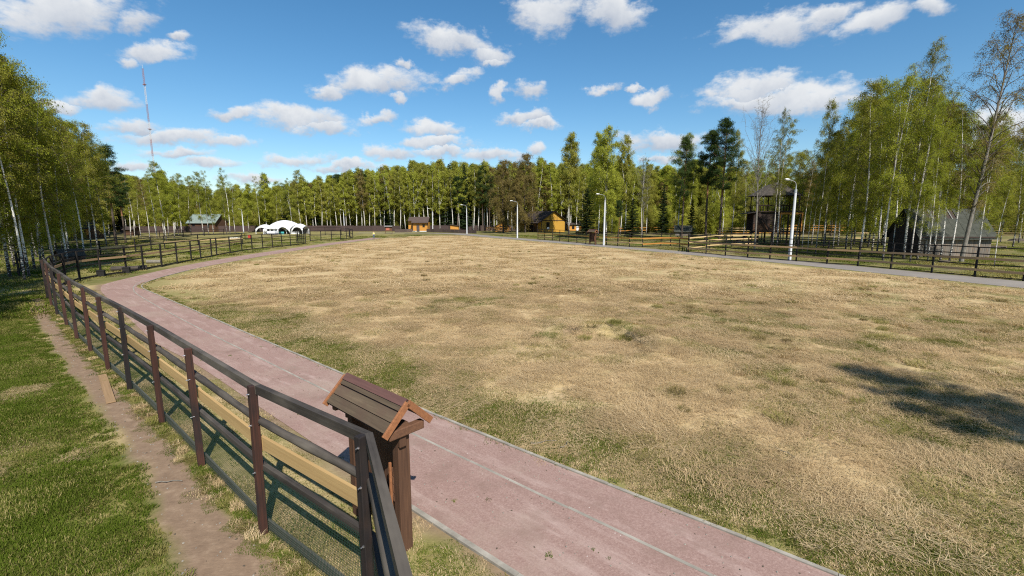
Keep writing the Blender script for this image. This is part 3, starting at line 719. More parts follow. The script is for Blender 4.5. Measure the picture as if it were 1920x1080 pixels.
# wide sign on two posts by the far board fence
t = thing('sign_board', 'wide roofed sign with a reddish notice in front of the dark far fence', 'sign', (*at(729, 438), 0))
for x in (-.95, .95): obj('post', unit('kiosk_brown', .12, .12, 'Z'), t, (x, 0, 0), scl=(1, 1, 2.0))
mb = MB(); mb.box((0, 0, 0), (1.8, .06, 1.1)); obj('board', mb.mesh('board', 'kiosk_brown_x'), t, (0, 0, 1.3))
mb = MB(); mb.box((0, 0, 0), (1.0, .02, .75)); obj('notice', mb.mesh('notice', 'notice_paper'), t, (-.25, -.045, 1.35))
for sy in (-1, 1):
    mb = MB(); mb.box((0, 0, 0), (2.3, .5, .03)); obj('roof_plank', mb.mesh('roof_plank', 'slate_pale'), t, (0, sy * .22, 2.1), (-sy * .45, 0, 0))

# ------------------------------------------------------------------ street lamps
def lamp(label, loc, h, arm_rz, arm=1.35):
    t = thing('street_lamp', label, 'street lamp', (*loc, 0), arm_rz, 'street lamps around the field')
    mb = MB(); mb.tube([(0, 0, 0), (0, 0, h * .88)], [.165, .105], 12); mb.add([(math.cos(a) * .105, math.sin(a) * .105, h * .88) for a in np.linspace(0, 6.283, 13)[:-1]], [tuple(range(12))])
    obj('pole', mb.mesh('pole', 'concrete_pole'), t)
    mb = MB(); mb.tube([(0, 0, h * .86), (0, 0, h * .88), (0, 0, h * .93), (.07, 0, h * .955), (.25, 0, h * .975), (.55, 0, h * .985), (arm - .2, 0, h * .995)], [.06, .06, .035, .032, .032, .03, .03], 8)
    obj('arm', mb.mesh('arm', 'lamp_metal'), t)
    mb = MB(); mb.tube([(0, 0, h * .845), (0, 0, h * .885)], [.125, .12], 12); obj('collar', mb.mesh('collar', 'lamp_metal'), t)
    P = [(arm - .32, .045), (arm - .2, .10), (arm + .1, .16), (arm + .3, .13), (arm + .36, .05)]
    V, F = tube_np(np.array([(x, 0, h * .997) for x, _ in P]), np.array([r for _, r in P]), 10)
    V[:, 2] = (V[:, 2] - h * .997) * .55 + h * .997 + .02
    hd = obj('lamp_head', mesh_np('lamp_head', V, F, ['lamp_white'], smooth=True), t)
    mb = MB(); mb.box((arm + .08, 0, h * .997 - .075), (.42, .18, .02)); obj('lens', mb.mesh('lens', 'lamp_metal'), hd)
    return t
for lab, p, h, rz in (('nearest tall white street lamp, in front of the watchtower', at(1480, 488.5), 8.0, R(205)),
                      ('white street lamp beside the roadside notice board and orange fence', at(1132, 460), 8.0, R(205)),
                      ('white street lamp at the road bend, left of the yellow barn', at(970, 446.5), 8.0, R(200)),
                      ('white street lamp at the right end of the low brown fence', at(875.5, 438.5), 8.0, R(200)),
                      ('white street lamp right beside the yellow house', at(811.5, 433.5), 7.6, R(200)),
                      ('street lamp before the dark far fence, between marquee and yellow house', at(646, 433.5), 7.2, R(150)),
                      ('street lamp on the left between the green-roofed house and white marquee', at(457, 437), 7.0, R(150))):
    lamp(lab, p, h, rz)

# ------------------------------------------------------------------ buildings
def boxpart(name, parent, c, d, mat, bevel=0.0, rot=(0, 0, 0)):
    mb = MB(); mb.box((0, 0, 0), d); return obj(name, mb.mesh(name, mat), parent, c, rot, bevel=bevel)
def gable(name, label, cat, loc, rz, Lx, Wy, eave, ridge, wall, roof, over=.35, z0=0.0, sheet=0, thick=.06, group=None, board=0, bmat=None):
    """ridge along x; the walls are a closed pentagonal prism; front long side at -y"""
    t = thing(name, label, cat, (*loc, 0), rz, group)
    w = Wy / 2; mb = MB()
    poly = [(-w, z0), (w, z0), (w, eave), (0, ridge), (-w, eave)]
    mb.add([(-Lx / 2, y, z) for y, z in poly] + [(Lx / 2, y, z) for y, z in poly], [(0, 1, 2, 3, 4), (9, 8, 7, 6, 5)] + [(i, i + 5, (i + 1) % 5 + 5, (i + 1) % 5) for i in range(5)])
    wl = obj('wall', mb.mesh('wall', wall), t)
    sl = (ridge - eave) / w; k = over; pit = math.atan(sl)
    slope = math.hypot(w + k, (w + k) * sl); X = Lx + 2 * over
    for sy in (-1, 1):
        cy = sy * (w + k) / 2; cz = ridge - (w + k) / 2 * sl + thick * .5 + .03
        if not sheet:
            boxpart('roof', t, (0, cy, cz), (X, slope, thick), roof, rot=(-sy * pit, 0, 0))
        else:
            nx, ny = sheet
            me = corrugated(X / nx + .04, slope / ny + .08, roof)
            for i in range(nx):
                for j in range(ny):
                    f = (j + .5) / ny
                    o = obj('roof_sheet', me, t, (-X / 2 + X * (i + .5) / nx, sy * (w + k) * f, ridge - (w + k) * sl * f + .06 + .012 * (ny - j) + .004 * (i % 2)), (-sy * pit + random.uniform(-.008, .008), random.uniform(-.004, .004), 0))
                    if sy < 0 and j == 0 and i in (2, 4): o.data = corrugated(X / nx + .04, slope / ny + .08, 'slate_pale', .25 if i == 2 else .12)
    return t
COR = {}
def corrugated(w, l, mat, part_w=1.0):
    k = (round(w, 3), round(l, 3), mat, part_w)
    if k not in COR:
        n = 22; V = []; F = []
        for i in range(n + 1):
            x = (-.5 + i / n) * w * part_w; z = .022 * math.sin(i / n * 7 * 2 * math.pi * part_w)
            V += [(x, -l / 2, z), (x, l / 2, z)]
            if i: o = 2 * i; F.append((o - 2, o, o + 1, o - 1))
        me = mesh_np('roof_sheet', V, F, [mat], smooth=True); COR[k] = me
    return COR[k]
def window(parent, c, w, h, frame='dark_boards', rot=0.0):
    f = boxpart('window', parent, c, (w + .16, .06, h + .16), frame, rot=(0, 0, rot))
    boxpart('pane', f, (0, -.012, 0), (w, .06, h), 'dark_glass')
    return f
# yellow house with the brown metal roof
hx, hy = atd(784.6, 150)
t = thing('yellow_house', 'small orange-yellow house with brown metal roof and a dark door, by the far road', 'house', (hx, hy, 0))
boxpart('wall', t, (.6, 1.6, 1.6), (5.0, 3.2, 3.0), 'house_orange'); boxpart('base', t, (.6, 1.6, .12), (5.06, 3.26, .24), 'concrete_pole')
boxpart('wall', t, (-2.75, 2.6, 1.75), (1.7, 2.2, 3.3), 'house_orange')
for cx, dx_ in ((-1.9, .12), (-1.45, .12)): boxpart('porch_post', t, (cx, .4, 1.4), (dx_, dx_, 2.8), 'dark_boards')
boxpart('porch_wall', t, (-1.65, 1.8, 1.5), (.5, .1, 3.0), 'dark_boards')
boxpart('porch_step', t, (-1.5, -.1, .15), (.9, .7, .3), 'slate_pale')
boxpart('corner_board', t, (3.06, -.02, 1.55), (.14, .14, 2.9), 'dark_boards'); boxpart('corner_board', t, (-1.86, -.03, 1.55), (.14, .14, 2.9), 'dark_boards')
boxpart('roof', t, (.55, .9, 3.85), (5.5, 3.6, .09), 'metal_roof_brown', rot=(R(30), 0, 0)); boxpart('roof', t, (0, 3.85, 3.85), (6.7, 3.2, .09), 'metal_roof_brown', rot=(R(-30), 0, 0))
boxpart('roof', t, (-2.85, 1.45, 4.15), (1.3, 2.3, .09), 'metal_roof_brown', rot=(R(30), 0, 0))
boxpart('eave_board', t, (.55, -.72, 2.9), (5.5, .05, .2), 'metal_roof_brown'); boxpart('eave_board', t, (-2.85, .4, 3.5), (1.4, .05, .2), 'metal_roof_brown')
dr = boxpart('door', t, (-.15, -.02, 1.1), (.95, .1, 2.1), 'door_grey'); boxpart('handle', dr, (.36, -.07, 0), (.05, .04, .2), 'lamp_metal')
boxpart('lintel', t, (-.15, -.02, 2.25), (1.1, .12, .12), 'orange_plank'); window(t, (1.7, -.01, 1.9), .6, .8)
# orange lean-to shed
sx, sy = atd(852, 146)
t = thing('orange_shed', 'small orange lean-to shed with a sloping dark roof behind the low brown fence', 'shed', (sx, sy, 0))
mb = MB(); mb.add([(-1.3, 0, 0), (1.3, 0, 0), (1.3, 0, 1.85), (-1.3, 0, 2.25), (-1.3, 2, 0), (1.3, 2, 0), (1.3, 2, 1.85), (-1.3, 2, 2.25)], [(0, 1, 2, 3), (5, 4, 7, 6), (1, 5, 6, 2), (4, 0, 3, 7), (3, 2, 6, 7), (0, 4, 5, 1)]); obj('wall', mb.mesh('wall', 'house_orange'), t)
boxpart('roof', t, (0, .95, 2.13), (3.2, 2.6, .08), 'dark_roof', rot=(0, R(8.7), 0)); boxpart('side_board', t, (-1.62, .3, 1.0), (.6, 1.6, 2.0), 'dark_boards')
# orange hut
g1 = gable('orange_hut', 'low orange gabled hut behind the dark trunk of the brown birch', 'hut', atd(941, 150), R(90), 4.5, 4.6, 1.7, 3.1, 'house_orange', 'dark_roof')
boxpart('door', g1, (-2.27, .3, 1.0), (.06, 1.0, 1.7), 'dark_boards')
window(g1, (-2.27, -1.2, 1.3), .7, .7, rot=R(-90))
rail_fence('rail_fence', 'short orange plank railing left of the orange hut', spread([atd(911, 146), atd(958, 144)], 2.6), 1.6, [PL(1.45, 'orange_plank', .22), PL(.95, 'orange_plank', .22), PL(.45, 'brown_plank', .2)])
# yellow barn, gable towards the road
bx, by = atd(1030, 146)
t = gable('yellow_barn', 'large yellow barn with dark gabled roof and shaded porch behind the rail fence', 'barn', (bx - 2.2, by + 3, 0)[:2], R(-56), 10.5, 8.6, 3.3, 5.8, 'barn_yellow', 'dark_roof', .6)
t.scale = (1.12, 1.12, 1.12)
boxpart('tie_beam', t, (5.28, 0, 3.25), (.08, 8.6, .16), 'dark_boards')
for y in (-4.25, 4.25): boxpart('corner_board', t, (5.28, y, 1.6), (.14, .14, 3.2), 'dark_boards')
for y in (-1.2, 1.3): boxpart('trim_board', t, (5.27, y, 4.1 - abs(y) * .3), (.05, .14, 1.9), 'dark_boards')
w_ = window(t, (5.27, -1.9, 1.9), 1.0, 1.6, rot=R(90)); boxpart('sill', w_, (0, -.06, -.75), (.8, .05, .5), 'white_paint')
boxpart('doorway_shade', t, (1.6, -4.33, 1.25), (3.6, .12, 2.5), 'dark_glass')  # near-black slab on the closed wall, standing in for the shaded opening
for x in (-4.9, -1.2, .2, 3.2, 4.9): boxpart('porch_post', t, (x, -5.3, 1.3), (.16, .16, 2.7), 'dark_boards')
boxpart('porch_roof', t, (0, -5.0, 2.85), (11.2, 1.9, .08), 'dark_roof', rot=(R(20), 0, 0))
# orange outbuilding right of the barn
t = gable('outbuilding', 'small orange outbuilding with dark roof right of the yellow barn', 'outbuilding', atd(1077, 158), 0, 4.6, 3, 2.1, 2.7, 'house_orange', 'dark_roof')
window(t, (-.6, -1.52, 1.2), .7, .9); boxpart('door', t, (.9, -1.52, .95), (.8, .06, 1.9), 'white_paint')
# green-roofed log house
t = gable('log_house', 'brown log house with a pale green metal roof behind birch trunks', 'house', atd(391, 148), R(-4), 8.8, 6.0, 3.1, 5.6, 'log_brown', 'green_roof', .5)
for k in range(10): boxpart('log', t, (0, -3.03, .3 + k * .28), (8.8, .1, .24), 'log_brown')
window(t, (2.2, -3.06, 1.9), .8, .9); window(t, (-2.6, -3.06, 1.9), .8, .9)
d_ = boxpart('door', t, (0, -3.06, 1.05), (.95, .1, 2.0), 'dark_boards'); boxpart('handle', d_, (.35, -.07, 0), (.05, .04, .2), 'lamp_metal')
# log cabin in the left wood
t = gable('log_cabin', 'log cabin with orange trim half hidden in the left birch wood', 'cabin', atd(161, 98), R(12), 4.2, 4, 2.2, 3.5, 'log_brown', 'dark_roof', .4)
for x in (-2.0, 1.5): boxpart('corner_trim', t, (x, -2.03, 1.5), (.75, .1, 1.3), 'orange_plank')
window(t, (.2, -2.03, 1.4), .8, .8)
gable('shelter', 'small red-brown shelter among birches right of the log cabin', 'shelter', atd(246, 118), 0, 2.4, 2, 1.5, 2.1, 'log_brown', 'dark_roof')
# low dark animal hut in the left paddock
t = gable('animal_hut', 'low dark animal hut with gabled roof behind the bend of the left fence', 'animal hut', (-43.4, 44.6), R(62), 1.7, 1.5, .62, 1.2, 'log_brown', 'shingle_dark', .15)
boxpart('doorway_shade', t, (-.86, 0, .32), (.03, .6, .6), 'dark_glass')  # the hut's unlit inside, painted as a near-black slab
# small raised hut behind the right fence
t = gable('raised_hut', 'small grey wooden hut on legs in the paddock behind the orange planks', 'hut', atd(1281, 95), R(-20), 2.9, 2.0, 1.75, 2.75, 'grey_boards', 'slate_sheet', .3, z0=.75)
for x in (-1.3, 0, 1.3):
    for y in (-.9, .9): boxpart('leg', t, (x, y, .4), (.12, .12, .8), 'dark_boards')
boxpart('doorway_shade', t, (1.47, 0, 1.45), (.03, .7, 1.0), 'dark_glass')  # no opening cut: interior shade put on as a near-black slab
# grey plank shed near the right edge
t = gable('grey_shed', 'weathered grey plank shed with corrugated slate roof among the right birches', 'shed', (48.7, 52.3), R(-3), 7.4, 4.6, 2.45, 5.2, 'dark_boards', 'slate_sheet', .45, sheet=(8, 3))
nb = 36
for k in range(nb):
    boxpart('board', t, (-3.7 + 7.4 * (k + .5) / nb, -2.32 - random.uniform(0, .012), 1.22 + random.uniform(-.02, .02)), (7.4 / nb - .012, .03, 2.4), 'grey_boards')
boxpart('eave_board', t, (0, -2.72, 2.2), (8.2, .04, .14), 'dark_boards')
boxpart('door', t, (-3.73, -.3, .95), (.06, 1.0, 1.9), 'dark_boards')

# ------------------------------------------------------------------ watchtower
tx, ty = atd(1442, 74)
t = thing('watchtower', 'dark wooden two-storey watchtower with shingled pyramid roof among the right birches', 'tower', (tx, ty, 0), R(-12))
for x in (-2.1, 0, 2.1, 3.9):
    for y in (-1.8, 1.8): boxpart('leg', t, (x, y, 2.6), (.2, .2, 5.2), 'dark_boards')
boxpart('floor', t, (.9, 0, 2.2), (6.4, 4.0, .16), 'dark_boards')
for k in range(10): boxpart('wall_board', t, (-1.15 + .05, -1.92, 2.42 + k * .29), (2.3 * 1.6, .05, .27), 'log_brown' if k < 4 else 'dark_boards')
boxpart('side_wall', t, (-2.1, 0, 3.7), (.08, 3.6, 2.9), 'dark_boards'); boxpart('back_wall', t, (-1.1, 1.9, 3.7), (3.6, .08, 2.9), 'dark_boards')
for x in (.85, 3.95): boxpart('frame_post', t, (x, -2.0, 3.6), (.16, .16, 2.8), 'orange_plank')
boxpart('frame_beam', t, (2.4, -2.0, 5.0), (3.3, .16, .26), 'orange_plank')
boxpart('deck', t, (.4, 0, 5.3), (6.6, 4.4, .16), 'dark_boards')
boxpart('awning', t, (-3.1, -.2, 5.15), (2.0, 4.0, .1), 'shingle_dark', rot=(0, R(-8), 0))
for x in (-2.4, .2, 3.4):
    for y in (-2.0, 2.0): boxpart('roof_post', t, (x, y, 6.7), (.14, .14, 2.7), 'dark_boards')
for y in (-2.05, 2.05):
    boxpart('hand_rail', t, (.4, y, 6.3), (6.4, .08, .1), 'dark_boards')
    for k in range(15): boxpart('baluster', t, (-2.6 + k * .43, y, 5.85), (.06, .06, .85), 'dark_boards')
mb = MB(); rr_ = 4.1; zt, ze = 9.9, 7.75
V, F = [], []
lev = [(.0, zt), (.38, zt - .55), (.75, 8.35), (1.0, ze)]
for f, z in lev: V += [(.5 + math.cos(a) * rr_ * f, math.sin(a) * rr_ * .82 * f, z) for a in np.linspace(0, 2 * math.pi, 13)[:-1]]
for j in range(3):
    for i in range(12): F.append((j * 12 + i, j * 12 + (i + 1) % 12, (j + 1) * 12 + (i + 1) % 12, (j + 1) * 12 + i))
mb.add(V, F); mb.add([(.5 + math.cos(a) * rr_, math.sin(a) * rr_ * .82, ze) for a in np.linspace(0, 2 * math.pi, 13)[:-1]], [tuple(range(11, -1, -1))])
obj('roof', mb.mesh('roof', 'shingle_dark'), t)
for y in (-1.3, -.3):
    mb = MB(); mb.beam((-2.4, y, 2.2), (-5.6, y, .1), .08, .22); obj('stringer', mb.mesh('stringer', 'dark_boards'), t)
for k in range(9): boxpart('step', t, (-2.6 - k * .34, -.8, 2.05 - k * .225), (.3, 1.0, .05), 'dark_boards')
mb = MB(); mb.beam((-.4, -2.3, 2.3), (-2.3, -2.3, 5.1), .09, .3); obj('stringer', mb.mesh('stringer', 'dark_boards'), t)
mb = MB(); mb.tube([(3.0, -2.5, 0), (3.6, -2.3, 4.9)], [.07, .05], 6); obj('prop', mb.mesh('prop', 'grey_bark'), t)

# ------------------------------------------------------------------ marquee, trailer and small things by it
def marquee():
    ox, oy = atd(526, 128)
    t = thing('marquee', 'white vaulted marquee of joined arched pavilions on the left lawn', 'marquee', (ox, oy, 0), R(-6))
    def pavilion(cx, cy, a, h0, A, arches):
        n = 13; V = []; F = []
        for i in range(n):
            for j in range(n):
                x = -a + 2 * a * i / (n - 1); y = -a + 2 * a * j / (n - 1)
                V.append((cx + x, cy + y, h0 + A * (1 - (x / a) ** 2) + A * (1 - (y / a) ** 2)))
        for i in range(n - 1):
            for j in range(n - 1): F.append((i * n + j, (i + 1) * n + j, (i + 1) * n + j + 1, i * n + j + 1))
        me = mesh_np('canopy', V, F, ['canvas_white'], smooth=True)
        cn = obj('canopy', me, t); m = cn.modifiers.new('thick', 'SOLIDIFY'); m.thickness = .04
        for s1 in (-1, 1):
            for s2 in (-1, 1):
                mb = MB(); mb.tube([(cx + s1 * a, cy + s2 * a, 0), (cx + s1 * a, cy + s2 * a, h0)], [.07, .07], 8); obj('leg', mb.mesh('leg', 'white_paint'), t)
        xs = np.linspace(-a, a, 13)
        for s2 in (-1, 1):
            mb = MB(); mb.tube([(cx + x, cy + s2 * a, h0 + A * (1 - (x / a) ** 2)) for x in xs], [.06] * 13, 6); obj('arch', mb.mesh('arch', 'lamp_metal'), t)
            # valance skirt hanging under the front arch
            Vv = []; Fv = []
            for i, x in enumerate(xs):
                zt_ = h0 + A * (1 - (x / a) ** 2); dz_ = .25 + .75 * (x / a) ** 4
                Vv += [(cx + x, cy + s2 * (a + .02), zt_ - .03), (cx + x, cy + s2 * (a + .02), zt_ - .03 - dz_)]
                if i: Fv.append((2 * i - 2, 2 * i, 2 * i + 1, 2 * i - 1))
            vl = obj('valance', mesh_np('valance', Vv, Fv, ['canvas_white'], smooth=True), t); vl.modifiers.new('thick', 'SOLIDIFY').thickness = .02
            mb = MB(); mb.tube([(cx + s2 * a, cy + x, h0 + A * (1 - (x / a) ** 2)) for x in xs], [.06] * 13, 6); obj('arch', mb.mesh('arch', 'lamp_metal'), t)
    pavilion(.4, 1.5, 3.6, 1.35, 1.2, 0)
    pavilion(-4.7, .2, 1.7, 1.35, .62, 0)
    pavilion(.6, -3.2, 1.9, 1.3, .62, 0)
    pavilion(5.4, .6, 1.6, 1.4, .7, 0)
    pavilion(-1.9, -2.4, 1.0, 1.3, .3, 0)
    boxpart('inner_shade', t, (.4, 4.2, .75), (7.0, .06, 1.5), 'canvas_shade'); boxpart('inner_shade', t, (-4.7, 1.7, .7), (3.2, .06, 1.4), 'canvas_shade'); boxpart('inner_shade', t, (5.4, 2.1, .7), (3.1, .06, 1.4), 'canvas_shade')  # dark sheets added behind the arches for the shade inside
    boxpart('counter', t, (1.2, -3.0, .35), (3.2, .1, .7), 'teal_panel'); boxpart('counter', t, (4.6, -.9, .3), (2.6, .1, .6), 'white_paint')
marquee()
t = thing('vendor_trailer', 'small white vendor trailer with a dark window in front of the marquee', 'trailer', (*at(511, 441), 0), R(-8))
boxpart('body', t, (0, 0, .75), (2.2, 1.4, .6), 'white_paint', .04)
for x in (-1.02, -.1, 1.0): boxpart('pillar', t, (x, -.66, 1.3), (.14, .08, .6), 'white_paint')
boxpart('roof', t, (0, 0, 1.66), (2.4, 1.6, .14), 'white_paint', .04)
boxpart('window', t, (-.55, -.62, 1.3), (.9, .05, .5), 'dark_glass'); boxpart('back_wall', t, (0, .6, 1.3), (2.1, .06, .6), 'white_paint')
boxpart('skirt', t, (.1, -.2, .3), (2.9, 1.4, .18), 'navy_plastic')
for x in (-.6, .6):
    mb = MB(); mb.tube([(x, -.75, .22), (x, -.6, .22)], [.22, .22], 12); obj('wheel', mb.mesh('wheel', 'dark_glass'), t)
t = thing('fire_box', 'red fire box standing on the grass behind the left paddock fence', 'fire box', (*at(468, 447.5), 0))
boxpart('cabinet', t, (0, 0, .45), (.5, .3, .7), 'red_paint', .02); boxpart('door', t, (0, -.16, .45), (.42, .03, .6), 'red_paint'); boxpart('leg', t, (-.2, 0, .05), (.05, .25, .1), 'dark_boards'); boxpart('leg', t, (.2, 0, .05), (.05, .25, .1), 'dark_boards')
bxx, byy = at(441, 449)
t = thing('stone_border', 'row of whitewashed stones edging a bed behind the left fence', 'stone border', (bxx, byy, 0))
def rock(seed, r, mat, flat=.7):
    bm = bmesh.new(); bmesh.ops.create_icosphere(bm, subdivisions=2, radius=r); rn = random.Random(seed); ph = [rn.uniform(0, 6) for _ in range(6)]
    for v in bm.verts:
        n = v.co.normalized(); k = 1 + .16 * math.sin(3 * n.x + ph[0]) + .14 * math.sin(4 * n.y + ph[1]) + .12 * math.sin(5 * n.z + ph[2] + 2 * n.x); v.co *= k; v.co.z *= flat
    me = bpy.data.meshes.new('rock'); bm.to_mesh(me); bm.free(); me.materials.append(MATS[mat]); return me
for k in range(7): obj('stone', rock(k, .26, 'banner_white'), t, (-.95 + k * .32, random.uniform(-.05, .05), .2))
# felled logs by the left fence
for lab, p, r, l, rz in (('dark felled log lying inside the left paddock by the fence', at(243, 507), .19, 2.3, .5), ('short pale cut log lying on the left paddock grass', at(289, 494), .17, 1.2, .2)):
    V, F = tube_np(np.array([(x, 0, r) for x in np.linspace(-l / 2, l / 2, 8)]), np.array([r * random.uniform(.9, 1.08) for _ in range(8)]), 10)
    V2 = V.tolist() + [(-l / 2, 0, r), (l / 2, 0, r)]; n0 = len(V)
    mb = MB(); mb.add(V2, F.tolist() + [(n0, (i + 1) % 10, i) for i in range(10)] + [(n0 + 1, n0 - 10 + i, n0 - 10 + (i + 1) % 10) for i in range(10)])
    tag(obj('felled_log', mb.mesh('felled_log', 'grey_bark' if l < 2 else 'dark_bark'), None, (*p, 0), (0, 0, rz)), lab, 'log')
# loose plank on the trodden strip by the near fence
pa, pb = Vector((*at(192, 705), .035)), Vector((*at(209, 757), .03))
mb = MB(); mb.beam((-.75, 0, 0), (.75, 0, 0), .17, .03); q = pb - pa
pk = obj('loose_plank', mb.mesh('loose_plank', 'worn_plank'), None, (pa + pb) / 2, (0, 0, math.atan2(q.y, q.x)), (q.length / 1.5, 1, 1), bevel=.004)
tag(pk, 'single loose pale plank lying on the trodden dirt left of the fence', 'plank')
# rubble heaps in the right wood
for i, (p, s) in enumerate(((at(1868, 465), 1.5), (at(1905, 452), 1.8), (at(1770, 492), .8))):
    lab = ('brown earth heap right of the grey shed', 'earth heap with rubble below the five-plank fence', 'small dark earth heap at the foot of the grey shed')[i]
    tag(obj('earth_heap', rock(20 + i, s * .6, 'rubble_earth', .38), None, (*p, .05)), lab, 'earth heap')

# ------------------------------------------------------------------ far guyed mast
mx_, my_ = -306.0, 400.0
mh = high(128, 400)
t = thing('radio_mast', 'very tall slim red and white lattice radio mast far behind the left wood', 'radio mast', (mx_, my_, 0))
nsec = 9; sh = mh / nsec
def mast_section(mat):
    mb = MB(); r = .6; cs = [(math.cos(a) * r, math.sin(a) * r) for a in (0, 2.094, 4.189)]
    for k in range(3):
        x, y = cs[k]; x2, y2 = cs[(k + 1) % 3]
        mb.beam((x, y, 0), (x, y, sh), .12, .12, up=(1, 0, 0))
        for j in range(8): mb.beam((x, y, sh * j / 8), (x2, y2, sh * (j + 1) / 8), .07, .07)
    return mb.mesh('mast_section', mat)
MS = [mast_section('mast_red'), mast_section('mast_white')]
for k in range(nsec): obj('mast_section', MS[k % 2], t, (0, 0, sh * k))
for f in (.35, .62, .9): boxpart('platform', t, (0, 0, mh * f), (2.0, 2.0, .4), 'mast_red')
mb = MB(); mb.tube([(0, 0, mh), (0, 0, mh + 3)], [.12, .05], 6); obj('spire', mb.mesh('spire', 'mast_white'), t)

# ------------------------------------------------------------------ walker on the track
def body_mesh(name, mat, V, Ed, Rr, root=0, sub=1):
    me = bpy.data.meshes.new(name); me.from_pydata(V, Ed, []); o = bpy.data.objects.new(name, me); C.objects.link(o)
    me.materials.append(MATS[mat])
    sk = o.modifiers.new('skin', 'SKIN'); sk.use_smooth_shade = True
    for i, s in enumerate(me.skin_vertices[0].data): s.radius = (Rr[i], Rr[i]); s.use_root = (i == root)
    o.modifiers.new('sub', 'SUBSURF').levels = sub; o.modifiers['sub'].render_levels = sub
    return o
px_, py_ = at(701, 447.3)
t = thing('person', 'person in a yellow top and blue jeans walking on the far end of the track', 'person', (px_, py_, 0), R(20))
t.scale = (.9, .9, .9)
J = [(0, 0, .92), (0, .01, 1.15), (0, .01, 1.38), (0, 0, 1.48), (0, -.02, 1.56), (0, -.03, 1.68),
     (-.1, 0, .88), (-.12, -.10, .48), (-.12, .02, .08), (-.12, -.13, .04),
     (.1, 0, .88), (.11, .06, .48), (.11, .25, .10), (.11, .12, .05),
     (-.19, .01, 1.36), (-.23, .08, 1.08), (-.22, -.02, .86), (-.22, -.06, .78),
     (.19, .01, 1.36), (.23, -.04, 1.08), (.22, -.16, .90), (.22, -.20, .83)]
E_ = [(0, 1), (1, 2), (2, 3), (3, 4), (4, 5), (0, 6), (6, 7), (7, 8), (8, 9), (0, 10), (10, 11), (11, 12), (12, 13), (2, 14), (14, 15), (15, 16), (16, 17), (2, 18), (18, 19), (19, 20), (20, 21)]
RR = [.13, .125, .14, .055, .085, .085, .085, .055, .04, .035, .085, .055, .04, .035, .06, .042, .032, .03, .06, .042, .032, .03]
b_ = body_mesh('body', 'skin', J, E_, RR); b_.parent = t
def sub(ids, grow, name, mat):
    mp = {i: k for k, i in enumerate(ids)}
    o = body_mesh(name, mat, [J[i] for i in ids], [(mp[a], mp[b]) for a, b in E_ if a in mp and b in mp], [RR[i] * grow for i in ids]); o.parent = t
sub([0, 1, 2, 14, 15, 18, 19], 1.16, 'shirt', 'shirt_yellow')
sub([0, 6, 7, 8, 10, 11, 12], 1.14, 'jeans', 'jeans_blue')
sub([8, 9], 1.35, 'shoe', 'dark_glass'); sub([12, 13], 1.35, 'shoe', 'dark_glass')
mb = MB(); hr = rock(3, .105, 'hair_brown', 1.0); obj('hair', hr, t, (0, .015, 1.70))

# ------------------------------------------------------------------ trees
def leaf_quads(P, size, rs, axis_pts=None, asp=.42, hang=1.1):
    """a small diamond-shaped leaf at each point, its face leaning outwards and up"""
    n = len(P); O = P - axis_pts; O[:, 2] *= .3; O /= np.linalg.norm(O, axis=1, keepdims=True) + 1e-6
    Nn = O * .75 + np.array([0, 0, .55]) + rs.normal(size=(n, 3)) * .62; Nn /= np.linalg.norm(Nn, axis=1, keepdims=True)
    A = np.array([0, 0, -hang]) + rs.normal(size=(n, 3)) * .6; A -= Nn * (A * Nn).sum(1, keepdims=True); A /= np.linalg.norm(A, axis=1, keepdims=True) + 1e-9
    B = np.cross(Nn, A)
    s = size * rs.uniform(.6, 1.35, (n, 1))
    V = np.stack([P, P + A * s * .5 + B * s * asp * .5, P + A * s, P + A * s * .5 - B * s * asp * .5], 1).reshape(-1, 3)
    return V, np.arange(n * 4).reshape(n, 4)
class Wood:
    def __init__(s): s.V = []; s.F = []; s.M = []; s.n = 0
    def tube(s, P, r, n, mi):
        V, F = tube_np(P, r, n); s.V.append(V); s.F.append(F + s.n); s.M.append(np.full(len(F), mi)); s.n += len(V)
    def mesh(s, name, mats): return mesh_np(name, np.vstack(s.V), np.vstack(s.F), mats, np.concatenate(s.M), smooth=True)
